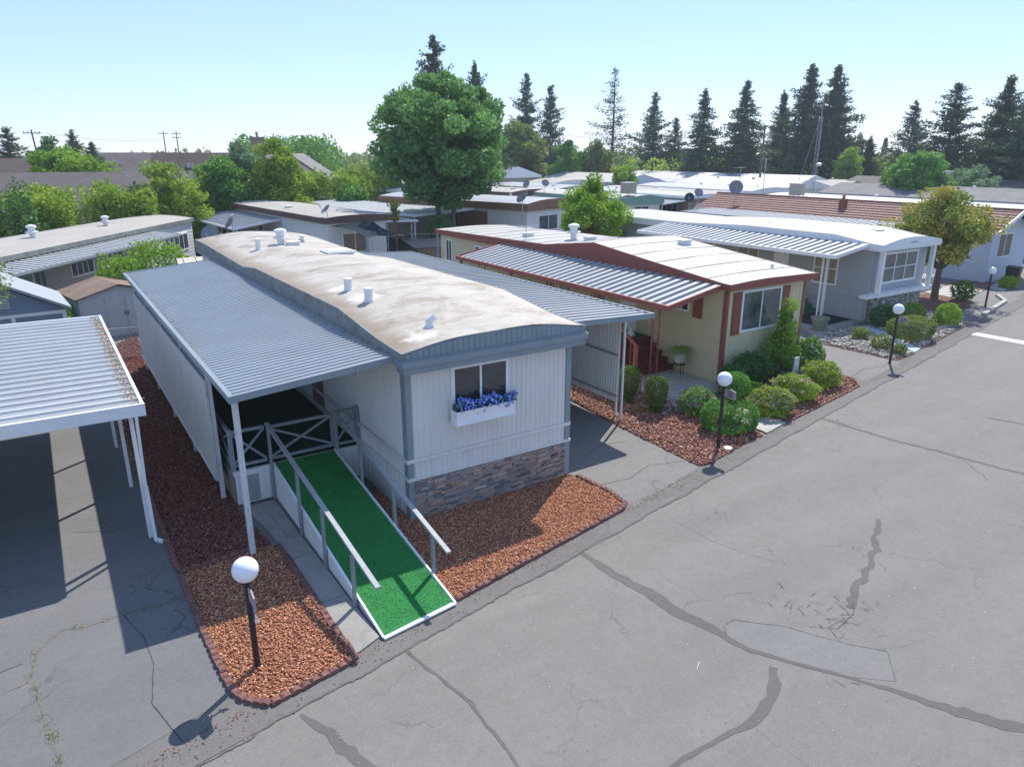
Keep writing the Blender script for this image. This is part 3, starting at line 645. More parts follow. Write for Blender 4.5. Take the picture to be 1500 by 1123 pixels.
struct(p.build('stepping_path', 'concrete_teal'))
p = MB(); p.poly([(21.2, 5.05), (24.4, 5.65), (25.85, 5.7), (25.85, 9.0), (22.2, 9.0), (22.0, 6.2)], 0, .07); struct(p.build('entry_pad', 'concrete'))
p = MB(); p.poly([(35.0, 5.9), (38.6, 6.6), (38.9, 8.6), (35.4, 8.2)], 0, .05); p.poly([(39.6, 6.0), (43.5, 6.7), (43.6, 7.9), (40.0, 7.6)], 0, .05); struct(p.build('far_patio', 'concrete_pale'))
p = MB(); p.poly([(38.7, 6.65), (42.2, 7.5), (42, 9.2), (39, 9)], 0, .055); struct(p.build('brick_patio', 'brickedge'))
p = MB(); p.poly([(29.7, 4.1), (33.2, 4.7), (35.0, 5.5), (35.2, 8.0), (30.3, 7.6)], 0, .035); struct(p.build('mulch_patch', 'chip_bed'))
p = MB(); p.bar((31.8, 3.4, .08), (36.2, 4.4, .08), .2, .14); p.bar((36.2, 4.4, .08), (37.6, 5.4, .08), .2, .14); struct(p.build('kerb', 'concrete_pale'))
p = MB()
for k in range(26):
    x = 9.0+random.uniform(0, 1.5); y = 1.5+random.uniform(0, 1.1); r = .07+.05*random.random()
    p.poly([(x+r*math.cos(a)*random.uniform(.8, 1.2), y+r*math.sin(a)*random.uniform(.7, 1.1)) for a in [i*1.05 for i in range(6)]], .03, .07)
struct(p.build('flagstones', 'flag'))
GX = RNG.uniform(-6, 32, 2600); GY = edge_y(GX)-.05-np.abs(RNG.normal(0, .22, 2600)); V, F, T = leaves(np.column_stack([GX, GY, RNG.uniform(.022, .03, 2600)]), .017, RNG.uniform(0, .5, 2600), .6, 3.0)
tag(npmesh('gutter_litter', V, F, 'chips', tint=T), 'scattered bark scraps and grit along the gutter', kind='stuff')
GX = RNG.uniform(-6, 24, 900); GY = edge_y(GX)-.6-RNG.uniform(0, 9, 900); V, F, T = leaves(np.column_stack([GX, GY, RNG.uniform(.014, .02, 900)]), .012, RNG.uniform(0, 1, 900), .6, 3.0)
tag(npmesh('road_grit', V, F, 'river', tint=T), 'loose grit scattered over the road', kind='stuff')
# dry grass along the back of the left driveway
pts = np.array([[-8.6+RNG.uniform(0, 4.0), 0, 0] for _ in range(1500)]); pts[:, 1] = 11.0+(-5-pts[:, 0])*.18+RNG.normal(0, .22, 1500)
p2 = np.array([[-4.62+RNG.normal(0, .07), RNG.uniform(6.5, 10.5), 0] for _ in range(600)])
C = np.concatenate([pts, p2]); C[:, 2] = RNG.uniform(.02, .12, len(C))
V, F, T = leaves(C, .05, RNG.uniform(0, 1, len(C)), .2, -.2); stuff(npmesh('dry_grass', V, F, 'drygrass', tint=T), 'straw coloured dry grass at the back of the left driveway')

# ------------------------------------------------------------------ builders for homes
def ribbed_wall(mb, p0, p1, z0, z1, pitch, rw, depth, mi=0):
    """vertical ribs standing proud of the flat wall between p0 and p1 (outside is to the right of p0->p1)"""
    a = Vector((p0[0], p0[1], 0)); b = Vector((p1[0], p1[1], 0)); L = (b-a).length; u = (b-a)/L; nrm = Vector((u.y, -u.x, 0))
    n = int(L/pitch); pitch = L/n; vs = []; fs = []
    for k in range(n):
        s0 = k*pitch; pr = [(s0, 0), (s0+(pitch-rw)*.5, 0), (s0+(pitch-rw)*.5+depth*.8, depth), (s0+(pitch+rw)*.5-depth*.8, depth), (s0+(pitch+rw)*.5, 0)]
        if k == n-1: pr.append((L, 0))
        for s, d in pr:
            c = a+u*s+nrm*(d+.003); vs += [(c.x, c.y, z0), (c.x, c.y, z1)]
    m = len(vs)//2
    return mb.add(vs, [(2*i, 2*i+2, 2*i+3, 2*i+1) for i in range(m-1)], mi)
def lap_wall(mb, p0, p1, z0, z1, pitch, mi=0, depth=.02):
    a = Vector((p0[0], p0[1], 0)); b = Vector((p1[0], p1[1], 0)); L = (b-a).length; u = (b-a)/L; nrm = Vector((u.y, -u.x, 0))
    n = max(1, int((z1-z0)/pitch)); h = (z1-z0)/n; vs = []
    for k in range(n):
        for z, d in ((z0+k*h, depth), (z0+(k+1)*h, .004)):
            for c in (a, b):
                q = c+nrm*d; vs.append((q.x, q.y, z))
    m = len(vs)//2
    return mb.add(vs, [(2*i, 2*i+1, 2*i+3, 2*i+2) for i in range(m-1)], mi)
SIDE = {'F': lambda W, L: ((0, 0), (W, 0)), 'R': lambda W, L: ((W, 0), (W, L)), 'B': lambda W, L: ((W, L), (0, L)), 'L': lambda W, L: ((0, L), (0, 0))}
def window(parent, W, L, side, s, z, w, h, frame='whitebright', pane='glass', mull=1, rows=1, fw=.07, name='window', proud=.05):
    """s = distance of the window's near edge from the side's left end as seen from outside"""
    p0, p1 = SIDE[side](W, L); a = Vector((*p0, 0)); b = Vector((*p1, 0)); u = (b-a).normalized(); n = Vector((u.y, -u.x, 0))
    o = a+u*s
    def bx(mb, s0, s1, z0, z1, d0, d1):
        c = [o+u*s0+n*d0, o+u*s1+n*d0, o+u*s1+n*d1, o+u*s0+n*d1]
        vs = [(p.x, p.y, z0) for p in c]+[(p.x, p.y, z1) for p in c]
        mb.add(vs, [(0, 1, 2, 3), (7, 6, 5, 4), (1, 0, 4, 5), (2, 1, 5, 6), (3, 2, 6, 7), (0, 3, 7, 4)])
    f = MB(); bx(f, -fw, 0, z-fw, z+h+fw, -.01, proud); bx(f, w, w+fw, z-fw, z+h+fw, -.01, proud); bx(f, 0, w, z-fw, z, -.01, proud); bx(f, 0, w, z+h, z+h+fw, -.01, proud)
    for k in range(1, mull+1): c = w*k/(mull+1); bx(f, c-.025, c+.025, z, z+h, -.01, proud-.004)
    for k in range(1, rows): c = z+h*k/rows; bx(f, 0, w, c-.02, c+.02, -.01, proud-.008)
    fo = f.build(name, frame, parent)
    p = MB(); bx(p, 0, w, z, z+h, -.01, proud-.018); p.build('pane', pane, fo)
    return fo
def arch(x, W, eave, crown): return eave+crown*(1-(2*x/W-1)**2)
def bow_roof(parent, W, L, eave, crown, ov, mat, fmat, fbot, prof=None, fth=.03, ovs=None, ov_b=.15, name='roof', gable=False, wavy=0, nx=10, front_fascia=True):
    ovs = ov if ovs is None else ovs
    ys = sorted(set([-ov, L+ov_b]+[p[0] for p in (prof or [])]+list(np.linspace(-ov, L+ov_b, 14)))); P = prof or [(0, eave)]
    ez = [float(np.interp(y, [p[0] for p in P], [p[1] for p in P])) for y in ys]
    xs = [(-ovs+(W+2*ovs)*i/nx) for i in range(nx+1)]
    def zz(i, j):
        t = i/nx; b = (1-abs(2*t-1)) if gable else 1-(2*t-1)**2
        return ez[j]+crown*b+wavy*math.sin(ys[j]*1.1+i*.7)*b
    rf = MB(); vs = [(xs[i], ys[j], zz(i, j)) for j in range(len(ys)) for i in range(nx+1)]
    q = nx+1; rf.add(vs, [(j*q+i, j*q+i+1, (j+1)*q+i+1, (j+1)*q+i) for j in range(len(ys)-1) for i in range(nx)])
    if 'shingle' in mat: rf.uv = [[(vs[k][1], vs[k][0]) for k in f] for f in rf.f]
    o = rf.build(name, mat, parent, smooth=not gable)
    if fmat:
        f = MB(); loop = [(xs[i], ys[0], zz(i, 0)) for i in range(nx+1)]+[(xs[-1], ys[j], zz(nx, j)) for j in range(1, len(ys))]+[(xs[i], ys[-1], zz(i, len(ys)-1)) for i in range(nx-1, -1, -1)]+[(xs[0], ys[j], zz(0, j)) for j in range(len(ys)-2, 0, -1)]
        n = len(loop); vs = []
        for k, (x, y, z) in enumerate(loop):
            ox = -fth if x <= xs[0]+1e-6 else fth if x >= xs[-1]-1e-6 else 0; oy = -fth if y <= ys[0]+1e-6 else fth if y >= ys[-1]-1e-6 else 0
            vs += [(x, y, z+.012), (x+ox, y+oy, z+.012), (x+ox, y+oy, fbot), (x, y, fbot)]
        fs = []
        for k in range(n):
            a = 4*k; b = 4*((k+1) % n); fs += [(a, a+1, b+1, b), (a+1, a+2, b+2, b+1), (a+2, a+3, b+3, b+2), (a, b, b+3, a+3)]
        f.add(vs, fs)
        f.add([(xs[0], ys[0], fbot+.004), (xs[-1], ys[0], fbot+.004), (xs[-1], ys[-1], fbot+.004), (xs[0], ys[-1], fbot+.004)], [(0, 3, 2, 1)])
        f.build('fascia', fmat, parent)
    return o
PANS = {
    'fine': [(0, 0), (.12, .036), (.36, .036), (.46, 0), (.62, 0), (.70, .018), (.78, .018), (.86, 0), (1, 0)],
    'white': [(0, 0), (.03, .055), (.14, .055), (.18, .012), (.56, .012), (.60, .035), (.66, .035), (.70, 0), (1, 0)],
    'stripe': [(0, 0), (.03, .085), (.50, .085), (.53, 0), (1, 0)],
    'pale': [(0, 0), (.04, .04), (.22, .04), (.27, 0), (1, 0)]}
def awning(name, label, x0, x1, y0, y1, z0, z1, kind, pitch, mat, edge, posts=(), post=None, edges='FLRB', parent_loc=(0, 0, 0), rot=0, group=None, cat='awning', eh=.13, pw=.08, pan_mat2=None, lattice=False, sag=.0):
    """pan roof from (x0,z0) to (x1,z1), ribs across; edges get a gutter; posts = (x,y)"""
    t = thing(name, label, cat, parent_loc, rot, group)
    pr = PANS[kind]; n = max(1, round((y1-y0)/pitch)); pitch = (y1-y0)/n; vs = []
    nx = 3
    xs = [x0+(x1-x0)*i/nx for i in range(nx+1)]
    for k in range(n):
        for f, dz in pr[:-1] if k < n-1 else pr:
            for i, x in enumerate(xs): vs.append((x, y0+(k+f)*pitch, z0+(z1-z0)*i/nx+dz+sag*math.sin(k*2.1+i)))
    q = nx+1; m = len(vs)//q; mb = MB()
    mb.add(vs, [(j*q+i, j*q+i+1, (j+1)*q+i+1, (j+1)*q+i) for j in range(m-1) for i in range(nx)])
    mb.build('roof_panel', mat, t)
    g = MB(); top = max(p[1] for p in pr)
    if 'L' in edges: g.bar((x0-.04, y0-.06, z0+top-eh/2+.01), (x0-.04, y1+.06, z0+top-eh/2+.01), .09, eh)
    if 'R' in edges: g.bar((x1+.024, y0-.06, z1+top-eh/2+.01), (x1+.024, y1+.06, z1+top-eh/2+.01), .06, eh)
    if 'F' in edges: g.bar((x0-.09, y0-.027, z0+top-eh/2+.014), (x1+.06, y0-.027, z1+top-eh/2+.014), .06, eh)
    if 'B' in edges: g.bar((x0-.09, y1+.035, z0+top-eh/2+.014), (x1+.06, y1+.035, z1+top-eh/2+.014), .06, eh)
    g.build('gutter_edge', edge, t)
    for px, py in posts:
        f = (px-x0)/(x1-x0); zt = z0+(z1-z0)*f-.02
        mb = MB()
        if lattice:
            for s in (-.16, .16): mb.bar((px+s, py, 0), (px+s, py, zt), .035)
            zz = .15; sgn = 1
            while zz < zt-.5: mb.bar((px-.15*sgn, py, zz), (px+.15*sgn, py, zz+.42), .014); zz += .42; sgn = -sgn
        else: mb.bar((px, py, 0), (px, py, zt), pw)
        mb.build('post', post or edge, t)
    if posts:
        b = MB(); xs_ = sorted(set(round(p[0], 1) for p in posts)); yy = [p[1] for p in posts]
        for px in xs_:
            f = (px-x0)/(x1-x0); zt = z0+(z1-z0)*f-.07
            b.bar((px, y0+.05, zt), (px, y1-.05, zt), .05, .11)
        b.build('beam', edge, t)
    return t
def vent(parent, x, y, z, kind='pipe', h=.34, r=.075, mat='white'):
    mb = MB()
    if kind == 'pipe': mb.lathe((x, y, z-.12), [(r*1.15, 0), (r*1.15, .15), (r, .17), (r*.97, h*.88), (r*1.12, h*.9), (r*1.14, h), (r*.5, h*1.05)], 14); nm = 'vent_pipe'
    elif kind == 'cap': mb.lathe((x, y, z-.12), [(r, 0), (r, h*.55), (r*2.2, h*.62), (r*2.3, h*.72), (r*1.2, h*.78), (r*1.2, h*1.0), (r*1.9, h*1.05), (r*1.7, h*1.2), (r*.4, h*1.3)], 14); nm = 'vent_cap'
    elif kind == 'elbow':
        mb.tube((x, y, z-.1), (x, y, z+.12), r, r, 12); mb.tube((x-.01, y, z+.10), (x+.12, y-.02, z+.19), r*1.1, r*1.05, 12); mb.lathe((x, y, z-.03), [(r*2, 0), (r*1.2, .05)], 12); nm = 'vent_elbow'
    elif kind == 'hatch': mb.box(x-.42, x+.42, y-.42, y+.42, z-.1, z+.06); mb.box(x-.5, x+.5, y-.5, y+.5, z+.065, z+.12); mb.box(x-.4, x+.4, y-.4, y+.4, z+.125, z+.15); nm = 'roof_hatch'
    elif kind == 'box': mb.box(x-.22, x+.22, y-.16, y+.16, z-.1, z+.10); mb.box(x-.26, x+.26, y-.2, y+.2, z+.102, z+.13); nm = 'vent_box'
    return mb.build(nm, mat, parent, smooth=False)
def dish(label, loc, az, r=.38, mast=1.0, mat='dish', tilt=40, group='satellite dishes'):
    t = thing('satellite_dish', label, 'satellite dish', loc, 0, group)
    m = MB(); m.tube((0, 0, 0), (0, 0, mast), .025, .025, 8); m.build('mast', 'galv', t)
    d = MB(); n = 18; prof = [(0.001, 0), (r*.4, .02*r/.38), (r*.75, .07*r/.38), (r, .13*r/.38), (r*.99, .145*r/.38), (r*.73, .085*r/.38), (.01, .012)]
    d.lathe((0, 0, 0), prof, n)
    o = d.build('reflector', mat, t, smooth=True); o.location = (0, 0, mast+.05); o.rotation_euler = (R(90-tilt), 0, R(az))
    a = MB(); dirv = Matrix.Rotation(R(az), 3, 'Z') @ (Matrix.Rotation(R(90-tilt), 3, 'X') @ Vector((0, 0, 1))); dn = Matrix.Rotation(R(az), 3, 'Z') @ (Matrix.Rotation(R(90-tilt), 3, 'X') @ Vector((0, -1, 0)))
    c = Vector((0, 0, mast+.05)); e = c+dirv*r*1.15+dn*r*.35; a.bar(c+dn*r*.9, e, .025); a.bar(e-dirv*.02, e+dirv*.08, .07); a.build('feed_arm', 'galv', t)
    return t

# ================================================================== the white home with the ramp
W_, L_ = 4.15, 20.0
h = thing('mobile_home', 'long off white mobile home with stacked stone skirting, flower box window and brown stained roof', 'mobile home', (0, 0, 0))
m = MB(); m.box(0, W_, 0, L_, 0, 3.66)
ribbed_wall(m, (.10, 0), (W_-.10, 0), .97, 1.30, .125, .075, .014); ribbed_wall(m, (.10, 0), (W_-.10, 0), 1.41, 3.36, .125, .075, .014)
ribbed_wall(m, (0, L_), (0, .16), .97, 1.30, .11, .06, .016); ribbed_wall(m, (0, L_), (0, .16), 1.41, 3.64, .11, .06, .016); ribbed_wall(m, (0, L_), (0, .16), .02, .90, .22, .17, .02)
ribbed_wall(m, (W_, .12), (W_, L_), .97, 3.62, .125, .075, .014)
m.build('wall', 'wall_white', h)
m = MB()
m.box(-.03, .10, -.035, -.004, 0, .95); m.box(-.03, .10, -.035, -.004, 1.0, 1.31); m.box(-.03, .10, -.035, -.004, 1.41, 3.35)
m.box(-.034, -.031, -.028, .16, 0, .949); m.box(-.034, -.031, -.028, .16, 1.001, 1.309); m.box(-.034, -.031, -.028, .16, 1.411, 3.349); m.box(-.031, -.003, -.003, .159, .001, .948); m.box(-.031, -.003, -.003, .159, 1.002, 1.308); m.box(-.031, -.003, -.003, .159, 1.412, 3.348)
m.build('corner_trim', 'slate', h)
m = MB(); m.box(W_-.11, W_+.035, -.035, -.004, 0, .95); m.box(W_-.11, W_+.035, -.035, -.004, 1.0, 1.31); m.box(W_-.11, W_+.035, -.035, -.004, 1.41, 3.35); m.box(W_+.003, W_+.031, -.003, .12, 0, 3.349)
m.build('corner_trim', 'slate', h)
m = MB()
for z0, z1, d in ((.915, .975, .05), (1.315, 1.405, .03)):
    m.box(-.05, W_+.05, -d-.005, -.002, z0, z1); m.box(-.055, -.002, -.004, L_, z0, z1)
m.build('belt_trim', 'wall_white', h)
# stacked ledge stone: every stone its own block
m = MB(); tn = []
z = .0
while z < .90:
    hh = random.choice([.035, .045, .055, .065]); x = .10
    if z+hh > .912: hh = .912-z
    while x < W_-.11:
        ln = random.uniform(.10, .34); x1 = min(x+ln, W_-.11); dp = random.uniform(.03, .085)
        m.box(x+.003, x1-.003, -dp, -.002, z+.003, z+hh-.002); tn += [random.random()]*8; x = x1
    z += hh
    if hh < .01: break
so = m.build('stone_skirting', 'stone', h)
a = so.data.attributes.new('tint', 'FLOAT', 'POINT'); a.data.foreach_set('value', tn)
m = MB(); m.box(.10, W_-.11, -.012, -.001, 0.0, .915); m.build('joint', 'mortar', so)
profA = [(-.3, 3.77), (1, 3.84), (3.1, 4.08), (10.5, 4.05), (12, 3.90), (14, 3.93), (18, 4.02), (20.2, 4.0)]
bow_roof(h, W_, L_, 3.8, .22, .30, 'roof_main', 'slate_dirty', 3.63, profA, ovs=.16, wavy=.02, nx=16)
m = MB()       # ribbed gable panel and the double moulding under it
n = 34
for k in range(n):
    x = -.12+(W_+.24)*(k+.5)/n; zt = 3.77+.22*(1-(2*(x+.16)/(W_+.32)-1)**2)-.02
    m.box(x-.060, x+.060, -.340, -.334, 3.64, zt)
m.build('gable_panel', 'slate', h)
m = MB(); m.box(-.22, W_+.22, -.41, .0, 3.50, 3.628); m.box(-.17, W_+.17, -.36, -.004, 3.35, 3.497); m.box(-.22, -.004, .003, L_, 3.52, 3.628); m.box(W_+.004, W_+.22, .003, L_, 3.45, 3.628); m.box(-.19, W_+.19, -.375, -.345, 3.63, 3.66)
m.build('eave_moulding', 'slate', h)
fo = window(h, W_, L_, 'F', 1.10, 2.40, 1.27, .80, mull=1, pane='glass', proud=.06)
fo2 = window(h, W_, L_, 'L', L_-3.35, 2.62, .75, .72, mull=1)
m = MB(); m.box(-.03, -.004, 5.2, 6.15, .9, 2.95); m.build('door', 'wood_wall', h)
for x, y, k, hh, r in ((.62, 4.55, 'pipe', .42, .10), (.55, 3.05, 'pipe', .42, .10), (.95, .75, 'elbow', .2, .075), (1.0, 14.6, 'pipe', .50, .10), (2.0, 15.2, 'cap', .55, .13), (2.35, 14.9, 'box', .2, .1), (3.0, 15.8, 'cap', .30, .07), (3.15, 12.2, 'hatch', .3, .1)):
    e = float(np.interp(y, [p[0] for p in profA], [p[1] for p in profA]))
    vent(h, x, y, e+.22*(1-(2*(x+.16)/(W_+.32)-1)**2), k, hh, r)

# flower box hung under the window
t = thing('flower_box', 'white window box full of violet blue petunias under the front window', 'flower box', (1.70, -.06, 2.05))
m = MB(); m.box(-.72, .72, -.27, -.25, .02, .30); m.box(-.72, .72, -.012, .0, .02, .30); m.box(-.72, -.70, -.25, -.012, .02, .30); m.box(.70, .72, -.25, -.012, .02, .30); m.box(-.75, .75, -.30, .01, 0, .03)
m.box(-.74, .74, -.285, -.272, .26, .31); m.build('planter', 'whitebright', t)
m = MB(); m.box(-.69, .69, -.245, -.014, .04, .25); m.build('potting_soil', 'crack', t)
C = np.stack([RNG.uniform(-.70, .78, 1500), RNG.normal(-.15, .07, 1500), RNG.uniform(.24, .44, 1500)], 1); C[:, 2] += .05*np.sin(C[:, 0]*9)
V, F, T = leaves(C, .028, RNG.uniform(0, .8, 1500)); npmesh('foliage', V, F, 'lf_dark', t, T)
C = np.stack([RNG.uniform(-.70, .78, 260), RNG.normal(-.18, .08, 260), RNG.uniform(.28, .50, 260)], 1); C[:, 2] += .05*np.sin(C[:, 0]*9)
V = []; F = []; T = []
for c in C:                       # round trumpet flowers: dark rim, pale eye
    nn = Vector((random.uniform(-.7, .7), -1, random.uniform(.1, 1.2))).normalized(); a = nn.orthogonal().normalized(); b = nn.cross(a); r = random.uniform(.028, .042); base = len(V); tv = random.uniform(.1, .65)
    for i in range(8):
        g_ = 2*PI*i/8; p_ = Vector(c)+(a*math.cos(g_)+b*math.sin(g_))*r; V.append(tuple(p_)); T.append(tv)
    for i in range(8):
        g_ = 2*PI*i/8; p_ = Vector(c)+(a*math.cos(g_)+b*math.sin(g_))*r*.4-nn*r*.35; V.append(tuple(p_)); T.append(1 if random.random() < .8 else tv)
    for i in range(8): F.append((base+i, base+(i+1) % 8, base+8+(i+1) % 8, base+8+i))
    F += [(base+8, base+9, base+10, base+11), (base+8, base+11, base+12, base+15), (base+12, base+13, base+14, base+15)]
npmesh('flowers', np.array(V), np.array(F), 'fl_blue', t, np.array(T))

awning('patio_awning', 'grey fine ribbed pan awning over the deck on the left of the white home', -3.27, -.12, .12, 16.4, 3.34, 3.62, 'fine', .19, 'awn_grey', 'slate',
       posts=[(-3.2, .43)], post='wood_post', pw=.10, eh=.13)
bpy.data.objects['patio_awning']  # posts behind the screen belong to the screen
t = thing('privacy_screen', 'weathered peeling white panel screen along the left side of the deck', 'privacy screen', (0, 0, 0))
m = MB(); m.box(-3.235, -3.20, 3.15, 15.4, .50, 2.84)
y = 3.15
while y < 15.3: m.box(-3.243, -3.236, y+.01, y+.19, .50, 2.84); y += .20
m.build('panel', 'peeling', t)
for y in (3.22, 6.4, 9.5, 12.6, 15.3): m = MB(); m.box(-3.19, -3.10, y-.05, y+.05, 0, 3.22); m.build('post', 'wood_post', t)
m = MB(); m.bar((-3.13, 3.15, 2.80), (-3.13, 15.4, 2.80), .05, .06); m.bar((-3.26, 3.15, .56), (-3.26, 15.4, .56), .03, .06); m.build('rail', 'wood_post', t)

t = thing('deck', 'raised deck with shade toned green turf and cross braced grey railings beside the white home', 'deck', (0, 0, 0))
m = MB(); m.box(-2.95, -.06, 2.72, 16, .72, .82); m.build('platform', 'wood_grey', t)
m = MB(); m.box(-2.93, -.07, 2.73, 15.95, .823, .842); m.build('turf_carpet', 'turf_shaded', t)
m = MB(); m.box(-2.97, -2.955, 2.72, 16, .03, .78)
ribbed_wall(m, (-2.965, 16), (-2.965, 2.72), .03, .80, .16, .13, .012); m.build('side_skirt', 'wood_grey', t)
m = MB(); m.box(-2.95, -2.18, 2.66, 2.70, .04, .74); ribbed_wall(m, (-2.95, 2.66), (-2.78, 2.66), .06, .74, .085, .07, .01); ribbed_wall(m, (-2.42, 2.66), (-2.19, 2.66), .06, .74, .11, .09, .01)
m.box(-2.98, -2.15, 2.62, 2.71, .745, .845); m.box(-2.18, -.06, 2.64, 2.715, .76, .838); m.box(-.62, -.06, 2.66, 2.70, .04, .75); m.build('front_skirt', 'wall_white', t)
m = MB(); m.box(-2.74, -2.46, 2.645, 2.655, .08, .70)
for k in range(30): m.bar((-2.73, 2.64, .10+k*.02), (-2.47, 2.64, .10+k*.02), .008, .012)
m.build('louvre_vent', 'galv', t)
def xpanel(mb, p, q, z0, z1, wd=.05):
    p = Vector(p); q = Vector(q)
    A = lambda v, z: (v.x, v.y, z)
    mb.bar(A(p, z1), A(q, z1), .07, .06); mb.bar(A(p, z0), A(q, z0), .05, .06)
    mb.bar(A(p, z0+.03), A(q, z1-.03), .03, wd); mb.bar(A(p, z1-.035), A(q, z0+.035), .034, wd)
for a, b in (((-2.93, 2.72), (-2.22, 2.72)), ((-.62, 2.72), (-.06, 2.72))):
    m = MB(); xpanel(m, a, b, .95, 1.74); m.build('railing', 'rail_grey', t)
for k in range(7):
    m = MB(); xpanel(m, (-2.95, 2.75+k*1.6), (-2.95, 4.30+k*1.6), .95, 1.74); m.build('railing', 'rail_grey', t)
for x, y in [(-.62, 2.70), (-.06, 2.72)]+[(-2.95, 2.72+k*1.6) for k in range(5)]:
    m = MB(); m.box(x-.045, x+.045, y-.045, y+.045, .84, 1.80); m.build('post', 'rail_grey', t)
g = MB(); xpanel(g, (-2.12, 2.745), (-.69, 2.745), .95, 1.70); g.bar((-2.12, 2.745, .93), (-2.12, 2.745, 1.72), .05); g.bar((-.69, 2.745, .93), (-.69, 2.745, 1.72), .05); g.build('gate', 'rail_grey', t)

t = thing('wheelchair_ramp', 'long green turf ramp with white sides and grey handrails down to the road', 'ramp', (0, 0, 0))
xl, xr = -2.10, -.68; rz = lambda y: .035+(.845-.035)*(y+3.36)/(2.66+3.36)
m = MB(); m.add([(xl, -3.38, .0), (xr, -3.18, .0), (xr, 2.66, 0), (xl, 2.66, 0), (xl, -3.38, .035), (xr, -3.18, .05), (xr, 2.66, .838), (xl, 2.66, .838)], [(3, 2, 1, 0), (4, 5, 6, 7), (0, 1, 5, 4), (1, 2, 6, 5), (2, 3, 7, 6), (3, 0, 4, 7)]); m.build('ramp_body', 'wall_white', t)
m = MB(); m.add([(xl+.03, -3.33, .044), (xr-.03, -3.13, .060), (xr-.03, 2.655, .847), (xl+.03, 2.655, .847)], [(0, 1, 2, 3)]); m.build('turf_carpet', 'turf', t)
# tufts so that the turf is not a flat sheet
n = 16000; P = np.stack([RNG.uniform(xl+.04, xr-.04, n), RNG.uniform(-3.2, 2.64, n)], 1); Z = .052+(.847-.044)*(P[:, 1]+3.33)/(5.98)
MT['blade'] = tinted('turf_blade', G_((.012, .13, .028), (.03, .32, .06), (.08, .50, .13)), .6)
V, F, T = leaves(np.column_stack([P, Z+.004]), .012, RNG.beta(2, 2, n), .35, -.2); npmesh('turf_pile', V, F, 'blade', t, T)
m = MB(); m.bar((xl, -3.38, .05), (xl, 2.66, .86), .035, .035); m.bar((xr, -3.18, .06), (xr, 2.66, .86), .035, .035); m.bar((xl, -3.40, .045), (xr, -3.20, .055), .05, .03); m.build('edge_trim', 'whitebright', t)
m = MB(); ys = [2.6, .62, -.84, -2.32]
for i in range(3):
    y0, y1 = ys[i+1]+.05, ys[i]-.05; m.add([(xl-.035, y0, .03), (xl-.035, y1, .03), (xl-.035, y1, rz(y1)+.0), (xl-.035, y0, rz(y0)+.0), (xl-.018, y0, .03), (xl-.018, y1, .03), (xl-.018, y1, rz(y1)), (xl-.018, y0, rz(y0))], [(0, 3, 2, 1), (4, 5, 6, 7), (0, 1, 5, 4), (2, 3, 7, 6), (1, 2, 6, 5), (3, 0, 4, 7)])
m.build('side_panel', 'wall_white', t)
hr = MB(); hr.bar((-2.15, 2.72, 1.80), (-2.11, -3.30, .93), .085, .045); hr_o = hr.build('handrail', 'rail_top', t)
for y in ys:
    m = MB(); m.bar((-2.17, y, .0), (-2.16, y, .93+(y+3.3)*.1445-.02), .06); m.build('post', 'rail_grey', hr_o)
hr = MB(); hr.bar((-.62, 2.70, 1.80), (-.68, -3.0, .95), .085, .045); hr_o = hr.build('handrail', 'rail_top', t)
for y in (1.1, -.6, -2.28):
    m = MB(); m.bar((-.62, y, 0), (-.64, y, .95+(y+3.0)*.149-.02), .06); m.build('post', 'rail_grey', hr_o)

awning('carport_awning', 'pale ribbed carport roof on the right side of the white home', 4.32, 8.25, 1.62, 17.2, 3.36, 3.20, 'pale', .30, 'awn_light', 'slate', edges='FLRB', eh=.15)
t = thing('carport_screen', 'off white corrugated metal screen on thin posts at the right edge of the carport', 'privacy screen', (0, 0, 0))
m = MB(); m.box(7.755, 7.765, 2.3, 14, .52, 3.2); ribbed_wall(m, (7.752, 14), (7.752, 2.3), .52, 3.2, .115, .05, .028); m.build('panel', 'wall_white', t)
for z in (.72, 1.95): m = MB(); m.bar((7.70, 14, z), (7.70, 2.3, z), .03, .05); m.build('rail', 'galv', t)
for x, y in ((7.70, 2.08), (7.80, 2.42), (7.80, 6), (7.80, 10), (7.80, 13.9)): m = MB(); m.bar((x, y, 0), (x, y, 3.19), .05); m.build('post', 'white', t)

